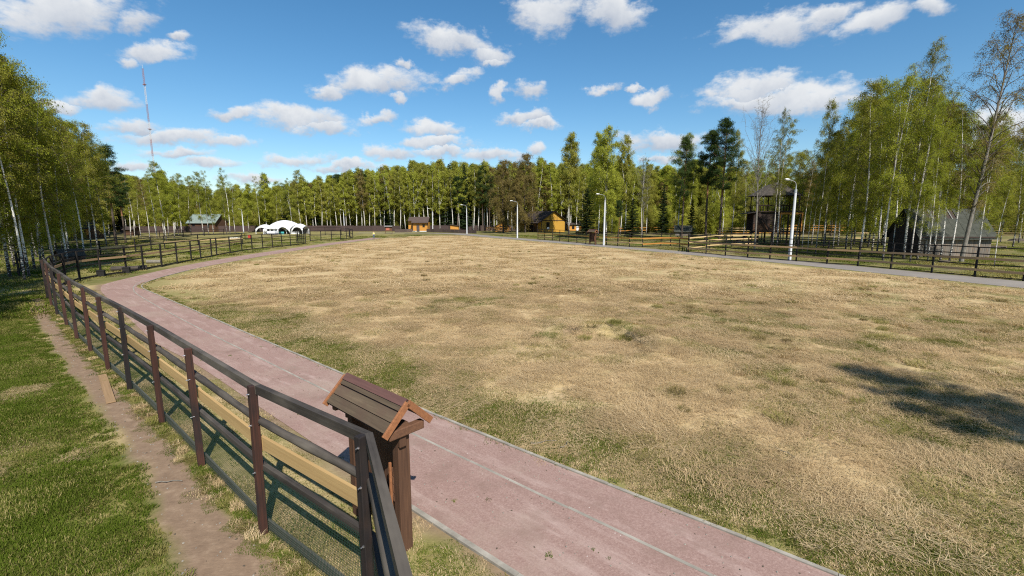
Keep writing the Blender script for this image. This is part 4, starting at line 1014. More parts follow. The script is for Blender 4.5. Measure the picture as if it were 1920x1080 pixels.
def deciduous(seed, H, cb, Rm, nl, leaves, lsize, leafm, bark='birch_bark', limbbark='twig_bark', r0=None, up=48, droop=.55, twig=.30, fork=False, bend=.5, lean=0., peak=.35, twigs=7, sides=7, tuft=.16):
    rs = np.random.RandomState(seed); w = Wood(); r0 = r0 or .0058 * H
    k = 14; z = np.linspace(0, 1, k); ph = rs.uniform(0, 6.28, 2)
    def axis(t):
        t = np.asarray(t, float)
        return np.stack([H * lean * t ** 1.3 + bend * np.sin(t * 3.1 + ph[0]) * t, bend * np.sin(t * 2.6 + ph[1]) * t, H * t], -1)
    w.tube(axis(z), np.maximum(r0 * (1 - z) ** .8, .012), sides, 0)
    T0 = []; TD = []; TL = []; TG = []; TC = []
    if fork:
        f0 = axis(.38); d = np.array([rs.uniform(-.3, .3), rs.uniform(-.3, .3), 1.]); 
        u = np.linspace(0, 1, 8)[:, None]; pf = f0 + d * u * H * .5 + np.array([[.6, .3, 0]]) * u ** 2
        w.tube(pf, .6 * r0 * (1 - u[:, 0]) + .012, 5, 0)
    for i in range(nl):
        s = (i + rs.uniform(.1, .9)) / nl; t = cb + (.985 - cb) * s
        prof = (s / peak) ** .7 if s < peak else ((1 - s) / (1 - peak)) ** .72
        Ln = Rm * (prof * .9 + .14) * rs.uniform(.65, 1.25)
        az = i * 2.399 + rs.uniform(-.6, .6); a = R(up + rs.uniform(-14, 14) - 14 * s)
        Ln3 = Ln / max(math.sin(a), .35)
        d = np.array([math.cos(az) * math.sin(a), math.sin(az) * math.sin(a), math.cos(a)])
        if fork and i % 3 == 0: p0 = np.array([np.interp(t, np.linspace(.38, .88, 8), pf[:, q]) for q in range(3)])
        else: p0 = axis(t)
        u = np.linspace(0, 1, 6)
        pts = p0 + d * Ln3 * u[:, None] + np.array([0, 0, -1.]) * (droop * Ln3 * u ** 2.2)[:, None] * .55 + rs.normal(size=(6, 3)) * .04 * Ln3 * u[:, None]
        rb = max(.018, .32 * r0 * (1 - t) ** .5 * min(1, Ln3 / 2))
        w.tube(pts, rb * (1 - u * .85), 5 if rb > .03 else 4, 0 if rb > .045 else 1)
        tc = rs.rand()
        T0.append(pts[2]); TD.append(pts[5] - pts[2]); TL.append(1.0); TG.append(0.1 * Ln3); TC.append(tc)
        for j in range(twigs):
            q = rs.uniform(.22, 1.0); pp = np.array([np.interp(q, u, pts[:, m]) for m in range(3)])
            dd = d * rs.uniform(.2, .9) + rs.normal(size=3) * .55; dd[2] = dd[2] * .6 + .08; dd /= np.linalg.norm(dd)
            ll = Rm * twig * rs.uniform(.5, 1.3) * (.45 + .55 * prof)
            g = droop * ll * rs.uniform(.8, 2.2)
            T0.append(pp); TD.append(dd * ll); TL.append(1.); TG.append(g); TC.append(tc + rs.normal() * .1)
            v = np.array([0, .35, .7, 1.]); tp = pp + dd * ll * v[:, None] + np.array([0, 0, -1.]) * (g * v ** 1.8)[:, None]
            w.tube(tp, np.array([.012, .009, .006, .003]) * max(1, H / 16), 3, 1)
    T0 = np.array(T0); TD = np.array(TD); TG = np.array(TG); TC = np.array(TC)
    tm = w.mesh('trunk', [bark, limbbark])
    if not leaves: return tm, None
    ln = np.linalg.norm(TD, axis=1) + TG; pr = ln / ln.sum() * rs.uniform(.6, 1.4, len(ln)); pr /= pr.sum()
    ix = rs.choice(len(T0), leaves, p=pr); v = rs.uniform(.1, 1.03, leaves) ** .85
    P = T0[ix] + TD[ix] * v[:, None] + np.array([0, 0, -1.]) * (TG[ix] * v ** 1.8)[:, None] + rs.normal(size=(leaves, 3)) * tuft
    V, F = leaf_quads(P, lsize, rs, axis(np.clip(P[:, 2] / H - .06, 0, 1)))
    tint = np.clip(TC[ix] * .55 + rs.rand(leaves) * .45, 0, 1)
    return tm, mesh_np('crown', V, F, [leafm], tint=tint)
def needles(P, ln, wd, rs, flat=.0, out_=None):
    n = len(P); A = rs.normal(size=(n, 3))
    if out_ is not None: A = A * .55 + out_
    A[:, 2] *= 1 - flat; A /= np.linalg.norm(A, axis=1, keepdims=True) + 1e-9
    B = np.cross(A, rs.normal(size=(n, 3))); B /= np.linalg.norm(B, axis=1, keepdims=True) + 1e-9
    s = ln * rs.uniform(.6, 1.3, (n, 1))
    V = np.stack([P - B * wd * .5, P + B * wd * .5, P + A * s + B * wd * .3, P + A * s - B * wd * .3], 1).reshape(-1, 3)
    return V, np.arange(4 * n).reshape(n, 4)
def pine(seed, H, cb, Rm, nl, n, ln=.22, wd=.05):
    rs = np.random.RandomState(seed); w = Wood(); z = np.linspace(0, 1, 14); ph = rs.uniform(0, 6, 2)
    axis = lambda t: np.stack([.35 * np.sin(np.asarray(t) * 3 + ph[0]) * t, .35 * np.sin(np.asarray(t) * 3.5 + ph[1]) * t, H * np.asarray(t)], -1)
    r = .0105 * H * (1 - z) ** .7 + .015
    w.tube(axis(z[:6]), r[:6], 8, 0); w.tube(axis(z[5:]), r[5:], 8, 1)
    PP = []; TT = []
    for i in range(nl):
        s = (i + rs.rand()) / nl; t = cb + (.97 - cb) * s; prof = (s / .3) ** .5 if s < .3 else ((1 - s) / .7) ** .55
        Ln = Rm * (.25 + .8 * prof) * rs.uniform(.6, 1.2); az = i * 2.4 + rs.uniform(-.8, .8); a = R(rs.uniform(62, 92) - 30 * s)
        d = np.array([math.cos(az) * math.sin(a), math.sin(az) * math.sin(a), math.cos(a)]); u = np.linspace(0, 1, 5)
        p = axis(t) + d * Ln * u[:, None] + np.array([0, 0, 1.]) * (.18 * Ln * u ** 2)[:, None]
        w.tube(p, .0035 * H * (1 - t + .3) * (1 - u * .8), 4, 1)
        for c in range(rs.randint(3, 7)):
            q = rs.uniform(.35, 1.05); ctr = axis(t) + d * Ln * q + rs.normal(size=3) * np.array([.35, .35, .18]) * Ln * .4
            m = max(4, int(n / nl / 5)); PP.append(ctr + rs.normal(size=(m, 3)) * np.array([.34, .34, .17]) * (.5 + .12 * Rm)); TT.append(np.clip(rs.rand() * .5 + rs.rand(m) * .5, 0, 1))
    P = np.vstack(PP); V, F = needles(P, ln, wd, rs)
    return w.mesh('trunk', ['pine_bark_low', 'pine_bark']), mesh_np('crown', V, F, ['needle_pine'], tint=np.concatenate(TT))
def spruce(seed, H, Rm, n, ln=.28, wd=.07, cb=.06):
    rs = np.random.RandomState(seed); w = Wood(); z = np.linspace(0, 1, 8); w.tube(np.stack([z * 0, z * 0, H * z], 1), .010 * H * (1 - z) + .01, 7, 0)
    PP = []; OO = []; TT = []; nl = 90
    for i in range(nl):
        t = cb + (.99 - cb) * (i + rs.rand()) / nl; Ln = Rm * (1 - t) ** .85 * rs.uniform(.7, 1.2) + .1; az = i * 2.4 + rs.uniform(-.5, .5)
        d = np.array([math.cos(az), math.sin(az), .05 - .25 * (1 - t)]); p0 = np.array([0, 0, H * t]); u = np.linspace(0, 1, 4)
        w.tube(p0 + d * Ln * u[:, None] + np.array([0, 0, 1.]) * (.12 * Ln * u ** 2)[:, None], .02 * (1 - u * .8), 3, 0)
        m = max(6, int(n * Ln / (Rm * nl * .55))); q = rs.uniform(.1, 1.05, m)
        side = np.array([-d[1], d[0], 0]); 
        PP.append(p0 + d * Ln * q[:, None] + side * (rs.normal(size=m) * .22 * Ln * (1.1 - q))[:, None] + np.array([0, 0, 1.]) * (.12 * Ln * q ** 2 - rs.rand(m) * .18 * (.3 + Ln * .3))[:, None]); OO.append(np.tile(d * [1, 1, 0] + [0, 0, -.5], (m, 1))); TT.append(np.clip(rs.rand() * .4 + rs.rand(m) * .6, 0, 1))
    V, F = needles(np.vstack(PP), ln, wd, rs, out_=np.vstack(OO))
    return w.mesh('trunk', ['dark_bark']), mesh_np('crown', V, F, ['needle_spruce'], tint=np.concatenate(TT))

VAR = {}
def variants():
    # near and middle distance: fine leaves
    VAR['birch'] = [deciduous(10 + i, 18, [.24, .20, .30, .24][i], [2.6, 3.0, 2.3, 2.7][i], 56, 25000, .125, ['leaf_fresh', 'leaf_fresh', 'leaf_olive', 'leaf_olive'][i], lean=[.015, -.02, .025, .0][i], twigs=11, fork=i == 1, bend=.5, tuft=.14, droop=.7) for i in range(4)]
    VAR['lush'] = [deciduous(30 + i, 17, .12, 3.1, 64, 36000, .13, ['leaf_fresh', 'leaf_olive', 'leaf_fresh'][i], twigs=12, lean=.01, bend=.5, tuft=.17, droop=.75) for i in range(3)]
    VAR['thin'] = [deciduous(20 + i, 18, [.40, .32, .48][i], [1.7, 2.1, 1.5][i], 36, 10000, .115, ['leaf_olive', 'leaf_fresh', 'leaf_bronze'][i], lean=[.025, -.02, .01][i], twigs=9, bend=.7, r0=.10, tuft=.14, droop=.7) for i in range(3)]
    VAR['airy'] = [deciduous(26 + i, 20, [.20, .28][i], [3.2, 2.6][i], 62, 21000, .10, ['leaf_bronze', 'leaf_olive'][i], lean=[.10, .01][i], twigs=12, bend=.4, up=38, droop=.8, r0=[.17, .13][i], bark=['grey_bark', 'birch_bark'][i], tuft=.12) for i in range(2)]
    VAR['bare'] = [deciduous(40 + i, 19, .3, 2.9, 60, 900, .08, 'leaf_bronze', bark='grey_bark', limbbark='grey_bark', up=34, droop=.1, twigs=14, twig=.35, r0=.16) for i in range(2)]
    VAR['bronze'] = [deciduous(50 + i, 20, .10, [4.6, 3.0][i], 64, 26000, .26, 'leaf_bronze', bark='dark_bark', droop=.95, up=50, twigs=11, r0=.24, tuft=.22) for i in range(2)]
    VAR['group'] = [deciduous(60 + i, 22, [.16, .28][i], [3.6, 2.6][i], 66, 28000, .24, ['leaf_pale', 'leaf_pale_olive'][i], twigs=12, fork=True, up=36, tuft=.22, r0=.16, droop=.75) for i in range(2)]
    # far: fewer, larger sprays
    VAR['far'] = [deciduous(70 + i, 20, [.20, .28, .12, .24, .33, .18][i], [2.6, 2.3, 2.9, 2.5, 2.1, 2.7][i], 50, 19000, .29, ['leaf_pale', 'leaf_pale', 'leaf_pale_olive', 'leaf_pale', 'leaf_pale_olive', 'leaf_bronze'][i], twigs=8, sides=5, tuft=.26, lean=[.01, -.015, .0, .025, .0, -.01][i], r0=.15, bend=.7, droop=.75) for i in range(6)]
    VAR['farthin'] = [deciduous(130 + i, 20, [.30, .38, .26, .34][i], [2.2, 1.9, 2.5, 2.0][i], 40, 5200, .28, ['leaf_pale', 'leaf_pale_olive', 'leaf_pale', 'leaf_bronze'][i], twigs=8, sides=5, tuft=.2, lean=[.01, -.02, .015, .0][i], r0=.17, bend=.8, droop=.75, fork=i == 2) for i in range(4)]
    VAR['thicket'] = [deciduous(110 + i, 7, .04, 2.4, 40, 6000, .24, ['leaf_pale_olive', 'leaf_pale'][i], twigs=6, sides=5, tuft=.3, r0=.06, bark='twig_bark') for i in range(2)]
    VAR['pine'] = [pine(80 + i, 20, [.5, .42, .6][i], [2.6, 3.0, 2.2][i], 50, 26000, .26, .04) for i in range(3)]
    VAR['spruce'] = [spruce(90 + i, 20, [3.0, 2.6][i], 26000, .30, .09) for i in range(2)]
    VAR['bush'] = [deciduous(100 + i, 3.2, .08, 1.3, 34, 5000, .10, ['leaf_olive', 'leaf_bronze'][i], bark='twig_bark', twigs=6, up=40, r0=.04) for i in range(2)]
variants()
BASEH = dict(birch=18, lush=17, thin=18, airy=20, bare=19, bronze=20, group=22, far=20, farthin=20, pine=20, spruce=20, bush=3.2)
NAME = dict(pine='pine_tree', spruce='spruce_tree', bush='bush', bare='bare_tree')
CAT = dict(pine='pine tree', spruce='spruce tree', bush='bush', bare='bare tree')
TR = random.Random(11)
LOOK = dict(far=['light green', 'slim light green', 'low-branched olive', 'leaning light green', 'high-crowned olive', 'bronze-leaved'], birch=['green', 'forked green', 'olive green', 'straight olive'],
            farthin=['thin light green', 'thin high-crowned olive', 'forked thin green', 'thin bronze'],
            thin=['sparse olive', 'sparse leaning', 'sparse bronze'], lush=['dense green', 'dense olive', 'dense bright green'])
def tree(kind, x, y, H, label, group, v=None, wide=1.0, rz=None):
    vs = VAR[kind]; v = TR.randrange(len(vs)) if v is None else v; tm, cm = vs[v]
    if '@' in label: label = label.replace('@', LOOK.get(kind, ['slim'] * 9)[v])
    r = bpy.data.objects.new(NAME.get(kind, 'birch_tree'), None); C.objects.link(r); r.empty_display_size = .3
    r.location = (x, y, -.05); r.rotation_euler = (0, 0, TR.uniform(0, 6.28) if rz is None else rz)
    k = H / BASEH[kind]; kw = k * wide * TR.uniform(.92, 1.1); r.scale = (kw, kw, k)
    tag(r, label, CAT.get(kind, 'birch tree'), group)
    obj('trunk', tm, r)
    if cm: obj('crown', cm, r)
    return r
def treepx(kind, px, Y, pytop, label, group=None, **kw):
    x, y = atd(px, Y); return tree(kind, x, y, high(pytop, Y), label, group, **kw)

# --- distinct trees of the right-hand wood
RW = 'birches of the right wood'
treepx('airy', 1812, 44.5, 22, 'tall leaning airy birch with thick dark trunk in front of the grey shed', RW, v=0, rz=0.1, wide=1.0)
treepx('airy', 1702, 47.5, 80, 'tall white-trunked birch with the highest crown left of the grey shed', RW, v=1, wide=.8)
treepx('birch', 1663, 46, 128, 'leaning white birch at the left end of the grey shed', RW, v=1, rz=2.6, wide=.9)
treepx('birch', 1617, 50, 150, 'straight birch in the clump between watchtower and grey shed', RW, v=3)
treepx('lush', 1590, 58, 185, 'full green drooping birch at the left edge of the right clump', RW, v=0, wide=.85)
treepx('lush', 1640, 60, 150, 'dense green birch behind the leaning white birch', RW, v=2, wide=.85)
treepx('thin', 1728, 47, 140, 'slender birch rising in front of the dark end of the grey shed', RW, v=0)
treepx('thin', 1742, 50, 175, 'slim pale birch at the left corner of the shed front wall', RW, v=1)
treepx('thin', 1757, 48, 185, 'thin birch before the left part of the plank wall', RW, v=2)
treepx('thin', 1772, 46, 205, 'thin crooked birch before the middle of the plank wall', RW, v=0)
treepx('thin', 1789, 45, 190, 'thin white birch leaning left before the plank wall', RW, v=1)
treepx('birch', 1760, 66, 190, 'round-crowned birch rising behind the slate roof', RW, v=0, wide=1.15)
treepx('birch', 1835, 63, 215, 'green birch behind the right end of the slate roof', RW, v=2, wide=1.2)
treepx('thin', 1876, 40, 330, 'small dark forked tree right of the grey shed by the fence', RW, v=1, wide=.9)
treepx('lush', 1905, 68, 235, 'low green birch by the five-plank fence', RW, v=1, wide=1.0)
treepx('birch', 1950, 50, 200, 'birch at the right picture edge beyond the fence', RW, v=1)
treepx('thin', 1590, 66, 200, 'slim birch standing left of the main right clump', RW, v=0)
treepx('thin', 1600, 62, 215, 'slim birch with bare lower trunk in the main right clump', RW, v=2)
treepx('thin', 1650, 56, 170, 'slender white stem between two denser birches left of the shed', RW, v=1)
treepx('thin', 1680, 54, 190, 'white stem right beside the dark gable of the shed', RW, v=0)
treepx('birch', 1534, 54, 190, 'tall narrow bronze birch right of the nearest lamp', RW, v=2, wide=.62)
treepx('thin', 1519, 54, 335, 'short birch with bare twigs right of the nearest lamp', RW, v=1, wide=.8)
treepx('thin', 1508, 60, 300, 'thin birch standing just right of the nearest lamp', RW, v=2)
treepx('birch', 1566, 62, 225, 'loose birch left of the dense right clump', RW, v=3, wide=.8)
treepx('airy', 1452, 66, 205, 'double-stemmed birch leaning in front of the watchtower', RW, v=1, wide=.6)
treepx('thin', 1460, 67, 218, 'thin companion stem in front of the watchtower', RW, v=0)
treepx('bare', 1418, 64, 206, 'tall still leafless grey tree before the watchtower', 'leafless trees', v=0, wide=.9)
treepx('bare', 1204, 118, 300, 'leafless grey tree right of the green birch group', 'leafless trees', v=1)
treepx('thin', 1203, 100, 296, 'single white birch between the green birch group and the pines', RW, v=0)
treepx('pine', 1350, 88, 224, 'tallest dark pine, right one of the pair left of the watchtower', 'pines by the watchtower', v=1, wide=.95)
treepx('pine', 1324, 92, 242, 'pine with orange trunk, left one of the pair left of the watchtower', 'pines by the watchtower', v=0)
treepx('pine', 1279, 94, 258, 'broad pine mixed with birch above the raised hut', 'pines by the watchtower', v=1, wide=.85)
treepx('birch', 1272, 99, 250, 'pale birch standing behind the broad pine', RW, v=0)
treepx('birch', 1372, 100, 245, 'pale birch between the pine pair and the leafless tree', RW, v=2, wide=.8)
CW = 'birches around the yellow barn'
treepx('group', 1137, 92, 243, 'big bright green birch behind the roadside notice board', CW, v=0, wide=1.05)
treepx('group', 1122, 99, 252, 'left stem of the big bright green birch group', CW, v=0, wide=.85)
treepx('group', 1172, 106, 255, 'right narrow stem of the big bright green birch group', CW, v=1, wide=.8)
treepx('group', 1067, 128, 250, 'tall slender birch with clear white trunk right of the yellow barn', CW, v=1, wide=1.0)
treepx('bronze', 944, 134, 300, 'wide weeping bronze birch beside the orange hut', CW, v=0, wide=.95)
treepx('bronze', 985, 140, 288, 'tall bronze birch rising left of the yellow barn', CW, v=0, wide=.9)
treepx('bronze', 968, 126, 335, 'small bronze birch with dark trunk between orange hut and barn', CW, v=1)
treepx('spruce', 1100, 116, 352, 'low dark spruce right of the yellow barn', 'spruces among the birches', v=0, wide=1.8)
treepx('spruce', 1185, 98, 372, 'low dark spruce behind the leaning dark trunks', 'spruces among the birches', v=1, wide=1.8)
treepx('pine', 1160, 84, 375, 'small dark leaning pine in the roadside paddock', 'pines by the watchtower', v=2)
treepx('thin', 887, 133, 372, 'single thin birch on the verge left of the orange hut', CW, v=0, wide=.6)
for px, Y, tp, k in ((1575, 70, 225, 'birch'), (1605, 74, 190, 'lush'), (1632, 68, 180, 'lush'), (1658, 72, 165, 'birch'), (1685, 66, 150, 'lush'), (1712, 70, 160, 'birch'), (1738, 74, 190, 'lush'), (1765, 78, 205, 'lush'), (1795, 72, 215, 'birch'), (1825, 80, 240, 'lush'), (1850, 76, 250, 'birch'), (1880, 82, 255, 'lush'), (1915, 80, 250, 'birch'), (1550, 80, 260, 'lush'), (1500, 86, 280, 'birch'), (1470, 88, 290, 'birch'), (1625, 84, 205, 'birch'), (1700, 86, 195, 'birch'), (1395, 84, 300, 'birch'), (1430, 92, 285, 'birch'), (1465, 80, 300, 'birch'), (1495, 76, 285, 'lush'), (1525, 72, 262, 'birch'), (1548, 68, 245, 'birch'), (1410, 98, 305, 'lush')):
    treepx(k, px, Y, tp, '@ birch in the second row ' + ('above the slate roof' if 1690 < px < 1870 else 'of the dense right clump' if px < 1700 and px > 1560 else 'behind the five-plank fence' if px > 1860 else 'left of the watchtower' if px < 1440 else 'right of the watchtower'), RW, wide=1.05)
for px, Y, tp, lb in ((1715, 44.5, 170, 'drooping birch veiling the left end of the slate roof'), (1842, 46, 200, 'drooping birch veiling the right end of the slate roof'), (1748, 45, 220, 'slim birch right against the left part of the fence before the shed')):
    treepx('birch', px, Y, tp, lb, RW, v=1, wide=.7)
# --- left wood
LW = 'birches of the left wood'
hand = [('lush', 3, 33, 48), ('lush', -60, 30, 40), ('lush', 28, 36, 95), ('birch', 52, 38, 120), ('lush', 72, 42, 150), ('lush', 98, 47, 175), ('birch', 122, 52, 205), ('lush', 140, 58, 225), ('birch', 165, 62, 230), ('birch', 178, 60, 228), ('birch', 195, 64, 255),
        ('lush', -140, 27, 10), ('thin', 15, 40, 110), ('thin', 60, 50, 180), ('thin', 88, 56, 200), ('thin', 110, 60, 220), ('lush', 40, 52, 140), ('lush', 85, 64, 190), ('lush', 120, 72, 230)]
phr = ['full green birch at the left picture edge, nearest of the left wood', 'big birch partly cut off by the left picture edge', 'bright green birch close behind the corner of the netted fence', 'white-trunked birch behind the fence corner', 'dense birch in the middle of the left wood front',
       'dense drooping birch above the low animal hut', 'white-stemmed birch above the low animal hut', 'green birch left of the log cabin', 'pale straight birch in front of the log cabin', 'forked white birch right in front of the log cabin', 'last birch at the right end of the left wood front',
       'overhanging birch outside the left edge', 'thin birch stem in the shade at the left edge', 'thin stem between the dense birches of the left wood', 'thin stem left of the animal hut', 'thin stem above the animal hut roof', 'second-row green birch at the left edge', 'second-row green birch of the left wood', 'second-row birch left of the log cabin']
for (k, px, Y, top), lb in zip(hand, phr): treepx(k, px, Y, top, lb, LW)
treepx('pine', 214, 72, 272, 'dark pine at the right end of the left wood', 'pines of the left wood', v=1, wide=1.1)
treepx('pine', 232, 80, 320, 'lower dark pine with drooping boughs beside the left wood', 'pines of the left wood', v=0, wide=1.2)
def hump(px, T):
    return float(np.interp(px, [a for a, _ in T], [b for _, b in T]))
LB = [(-200, 30), (0, 44), (60, 56), (165, 74), (215, 96), (230, 104)]
for i in range(30):
    px = TR.uniform(-60, 226); Y = hump(px, LB) + TR.uniform(0, 60) ** 1.0
    tp = hump(px, [(-200, 30), (0, 60), (100, 205), (150, 235), (200, 268), (230, 300)]) + TR.uniform(0, 55)
    treepx(TR.choice(['birch', 'lush', 'thin', 'birch', 'far']), px, Y, tp, '@ birch deep in the left wood ' + next(q for m, q in ((0, 'at the left edge'), (60, 'behind the fence corner'), (110, 'left of the animal hut'), (150, 'above the animal hut'), (190, 'around the log cabin'), (300, 'beside the dark pines')) if px < m), LW)
# --- left-centre birches before the green-roofed house and behind the left paddock
MW = 'birches left of the marquee'
mid = [(309, 84, 303), (306, 108, 318), (340, 110, 325), (333, 113, 330), (278, 92, 335), (262, 98, 330), (292, 96, 322), (325, 100, 330), (357, 118, 330), (380, 116, 322), (390, 118, 320), (399, 120, 345), (430, 122, 315), (424, 126, 330), (440, 124, 345), (250, 90, 330), (466, 138, 345), (487, 142, 330), (500, 146, 325), (520, 146, 340), (548, 146, 335)]
ml = ['tall pale birch with several stems, highest left of the green-roofed house', 'birch behind the tall pale birch on the left', 'white birch left of the green roof', 'leaning white birch left of the green roof', 'birch at the left paddock back edge near the dark pine', 'olive birch right of the dark pine', 'slim birch in the left paddock row',
      'olive birch in the left paddock row', 'birch at the left end of the green roof', 'birch crossing the green roof on the left', 'white stem crossing the middle of the green roof', 'white stem crossing the right half of the green roof', 'bright green birch at the right end of the green roof', 'second green birch at the right end of the green roof', 'drooping green birch left of the lamp by the marquee',
      'birch beside the drooping dark pine', 'birch behind the lamp left of the marquee', 'white-trunked birch above the left pavilion', 'birch behind the left part of the marquee', 'yellow-green birch above the marquee dome', 'yellow-green birch above the right pavilion']
for (px, Y, tp), lb in zip(mid, ml): treepx(TR.choice(['birch', 'far', 'thin', 'birch']), px, Y, tp, lb, MW, wide=1.0)
for i in range(28):
    px = TR.uniform(228, 560); Y = TR.uniform(hump(px, [(228, 92), (300, 108), (360, 138), (420, 156), (560, 158)]), 172)
    treepx(TR.choice(['far', 'farthin', 'birch', 'farthin']), px, Y, hump(px, [(228, 322), (310, 330), (380, 325), (400, 350), (430, 335), (470, 352), (560, 325)]) + TR.uniform(-4, 35), '@ birch in the thicket ' + next(q for m, q in ((290, 'right of the dark pines'), (355, 'left of the green-roofed house'), (425, 'behind the green-roofed house'), (480, 'left of the marquee'), (700, 'behind the marquee')) if px < m), MW)
treepx('spruce', 540, 156, 345, 'dark spruce behind the marquee', 'spruces among the birches', wide=1.2)
treepx('spruce', 500, 160, 370, 'small dark spruce left behind the marquee', 'spruces among the birches', wide=1.4)
# --- far wood behind the dark board fence
ZN = [(640, 'behind the marquee end of the dark fence'), (700, 'behind the lamp before the dark fence'), (760, 'left of the yellow house'), (820, 'right behind the yellow house'), (880, 'behind the orange shed'), (940, 'behind the orange hut'), (1010, 'behind the bronze birches'), (1090, 'behind the yellow barn'), (1200, 'behind the green birch group'), (1300, 'behind the pines'), (1400, 'left of the watchtower'), (1500, 'behind the watchtower'), (1640, 'right of the watchtower'), (2200, 'beyond the grey shed')]
FT = [(560, 322), (620, 330), (700, 312), (760, 306), (860, 302), (930, 306), (1000, 300), (1080, 312), (1150, 300), (1240, 310), (1300, 300), (1400, 320), (1560, 322), (1700, 322), (2000, 318)]
BACK = []
for i in range(118):                                   # front rows
    px = 560 + (1100 - 560) * (i + TR.random()) / 118; Y = TR.uniform(157, 176)
    z = next(s for m, s in ZN if px < m)
    k = 'farthin' if i % 2 else TR.choices(['far', 'birch'], [8, 1])[0]; Y = TR.uniform(156, 161) if i % 2 else TR.uniform(162, 178)
    if i % 2 == 0:
        BACK.append((px, Y, hump(px, FT) + TR.choice([-3, 2, 8, 14, 24]) + TR.uniform(-3, 6))); continue
    treepx(k, px, Y, hump(px, FT) + TR.choice([-3, 2, 8, 14, 24]) + TR.uniform(-3, 6), '@ birch in the far wood ' + z, 'birches of the far wood', wide=1.05)
for i in range(45):                                    # back of the right wood, across its clearings
    px = 1080 + (2010 - 1080) * (i + TR.random()) / 45; Y = TR.uniform(118, 150) if px < 1400 else TR.uniform(104, 138)
    z = next(s for m, s in ZN if px < m)
    treepx(TR.choices(['far', 'birch', 'farthin'], [4, 1.5, 3])[0], px, Y, hump(px, FT) + TR.uniform(-4, 34), '@ birch at the back of the right wood ' + z, RW)
for px, tp, Y, k, s in ((845, 304, 160, 'spruce', 'tall dark spruce above the yellow house roof'), (872, 306, 158, 'spruce', 'dark spruce left of the lamp by the low brown fence'), (884, 306, 162, 'spruce', 'pointed dark spruce above the orange shed'), (905, 312, 156, 'pine', 'dark pine left of the bronze birch'), (858, 330, 156, 'pine', 'dark pine behind the lamp by the orange shed'),
                        (918, 330, 155, 'pine', 'dark pine behind the orange hut'), (682, 318, 165, 'pine', 'dark pine in the far wood above the marquee end'), (722, 316, 162, 'spruce', 'dark spruce in the far wood left of the yellow house'), (592, 345, 162, 'spruce', 'dark spruce right behind the marquee'), (1242, 345, 122, 'spruce', 'dark spruce left of the broad pine'),
                        (1400, 372, 92, 'pine', 'small dark pine left of the watchtower roof'), (1296, 372, 98, 'spruce', 'small dark spruce right behind the raised hut'), (735, 385, 156, 'spruce', 'low dark spruce behind the sign board'), (1560, 330, 110, 'pine', 'dark pine deep in the right wood'), (1850, 330, 96, 'spruce', 'dark spruce beyond the five-plank fence')):
    treepx(k, px, Y, tp, s, 'conifers of the far wood')
for i, px in enumerate((1130, 1170, 1215, 1262, 1300)):
    treepx('bush', px, 128, 415, 'low bush at the edge of the far paddock wood', 'bushes at the wood edge', wide=1.3)
treepx('bush', 249, 62, 448, 'dark bush behind the left paddock fence', 'bushes at the wood edge', v=0, wide=1.2)
treepx('bush', 458, 92, 438, 'small dark evergreen bush beside the red fire box', 'bushes at the wood edge', v=0, wide=.7)
# shade from trees that stand behind the camera's right shoulder
for x, y, H in ((12.7, .9, 11.0), (14.0, 1.6, 12.5), (15.0, -.2, 12.0), (13.4, -.6, 10.5)):
    tree('birch', x, y, H, 'leafy birch beside the right end of the red track', 'birches by the track', wide=.95)

for k, x, y, H, lb in (('birch', -23.5, 15.0, 14, 'leafy birch overhanging the lawn left of the picture'), ('lush', -28, 19, 15, 'dense birch shading the upper end of the dirt strip'), ('birch', -31, 23.5, 15, 'birch at the lawn edge behind the fence corner'), ('lush', -21.5, 13.2, 12, 'low dense birch left of the lawn, outside the picture'), ('lush', -26.6, 16.5, 15, 'tall dense birch left of the lawn, outside the picture')):
    tree(k, x, y, H, lb, 'birches of the left wood', v=0)
for k, px, Y, tp, lb in (('birch', 40, 33, 95, 'white birch beside the far corner of the netted fence'), ('thin', 92, 36, 150, 'thin pale stem left of the low animal hut'), ('birch', 118, 40, 200, 'birch standing just behind the low animal hut'), ('thin', 150, 46, 235, 'thin stem right of the low animal hut'), ('lush', 66, 38, 140, 'drooping birch shading the low animal hut'), ('thin', 30, 31, 110, 'slender stem right behind the fence corner')):
    treepx(k, px, Y, tp, lb, LW)
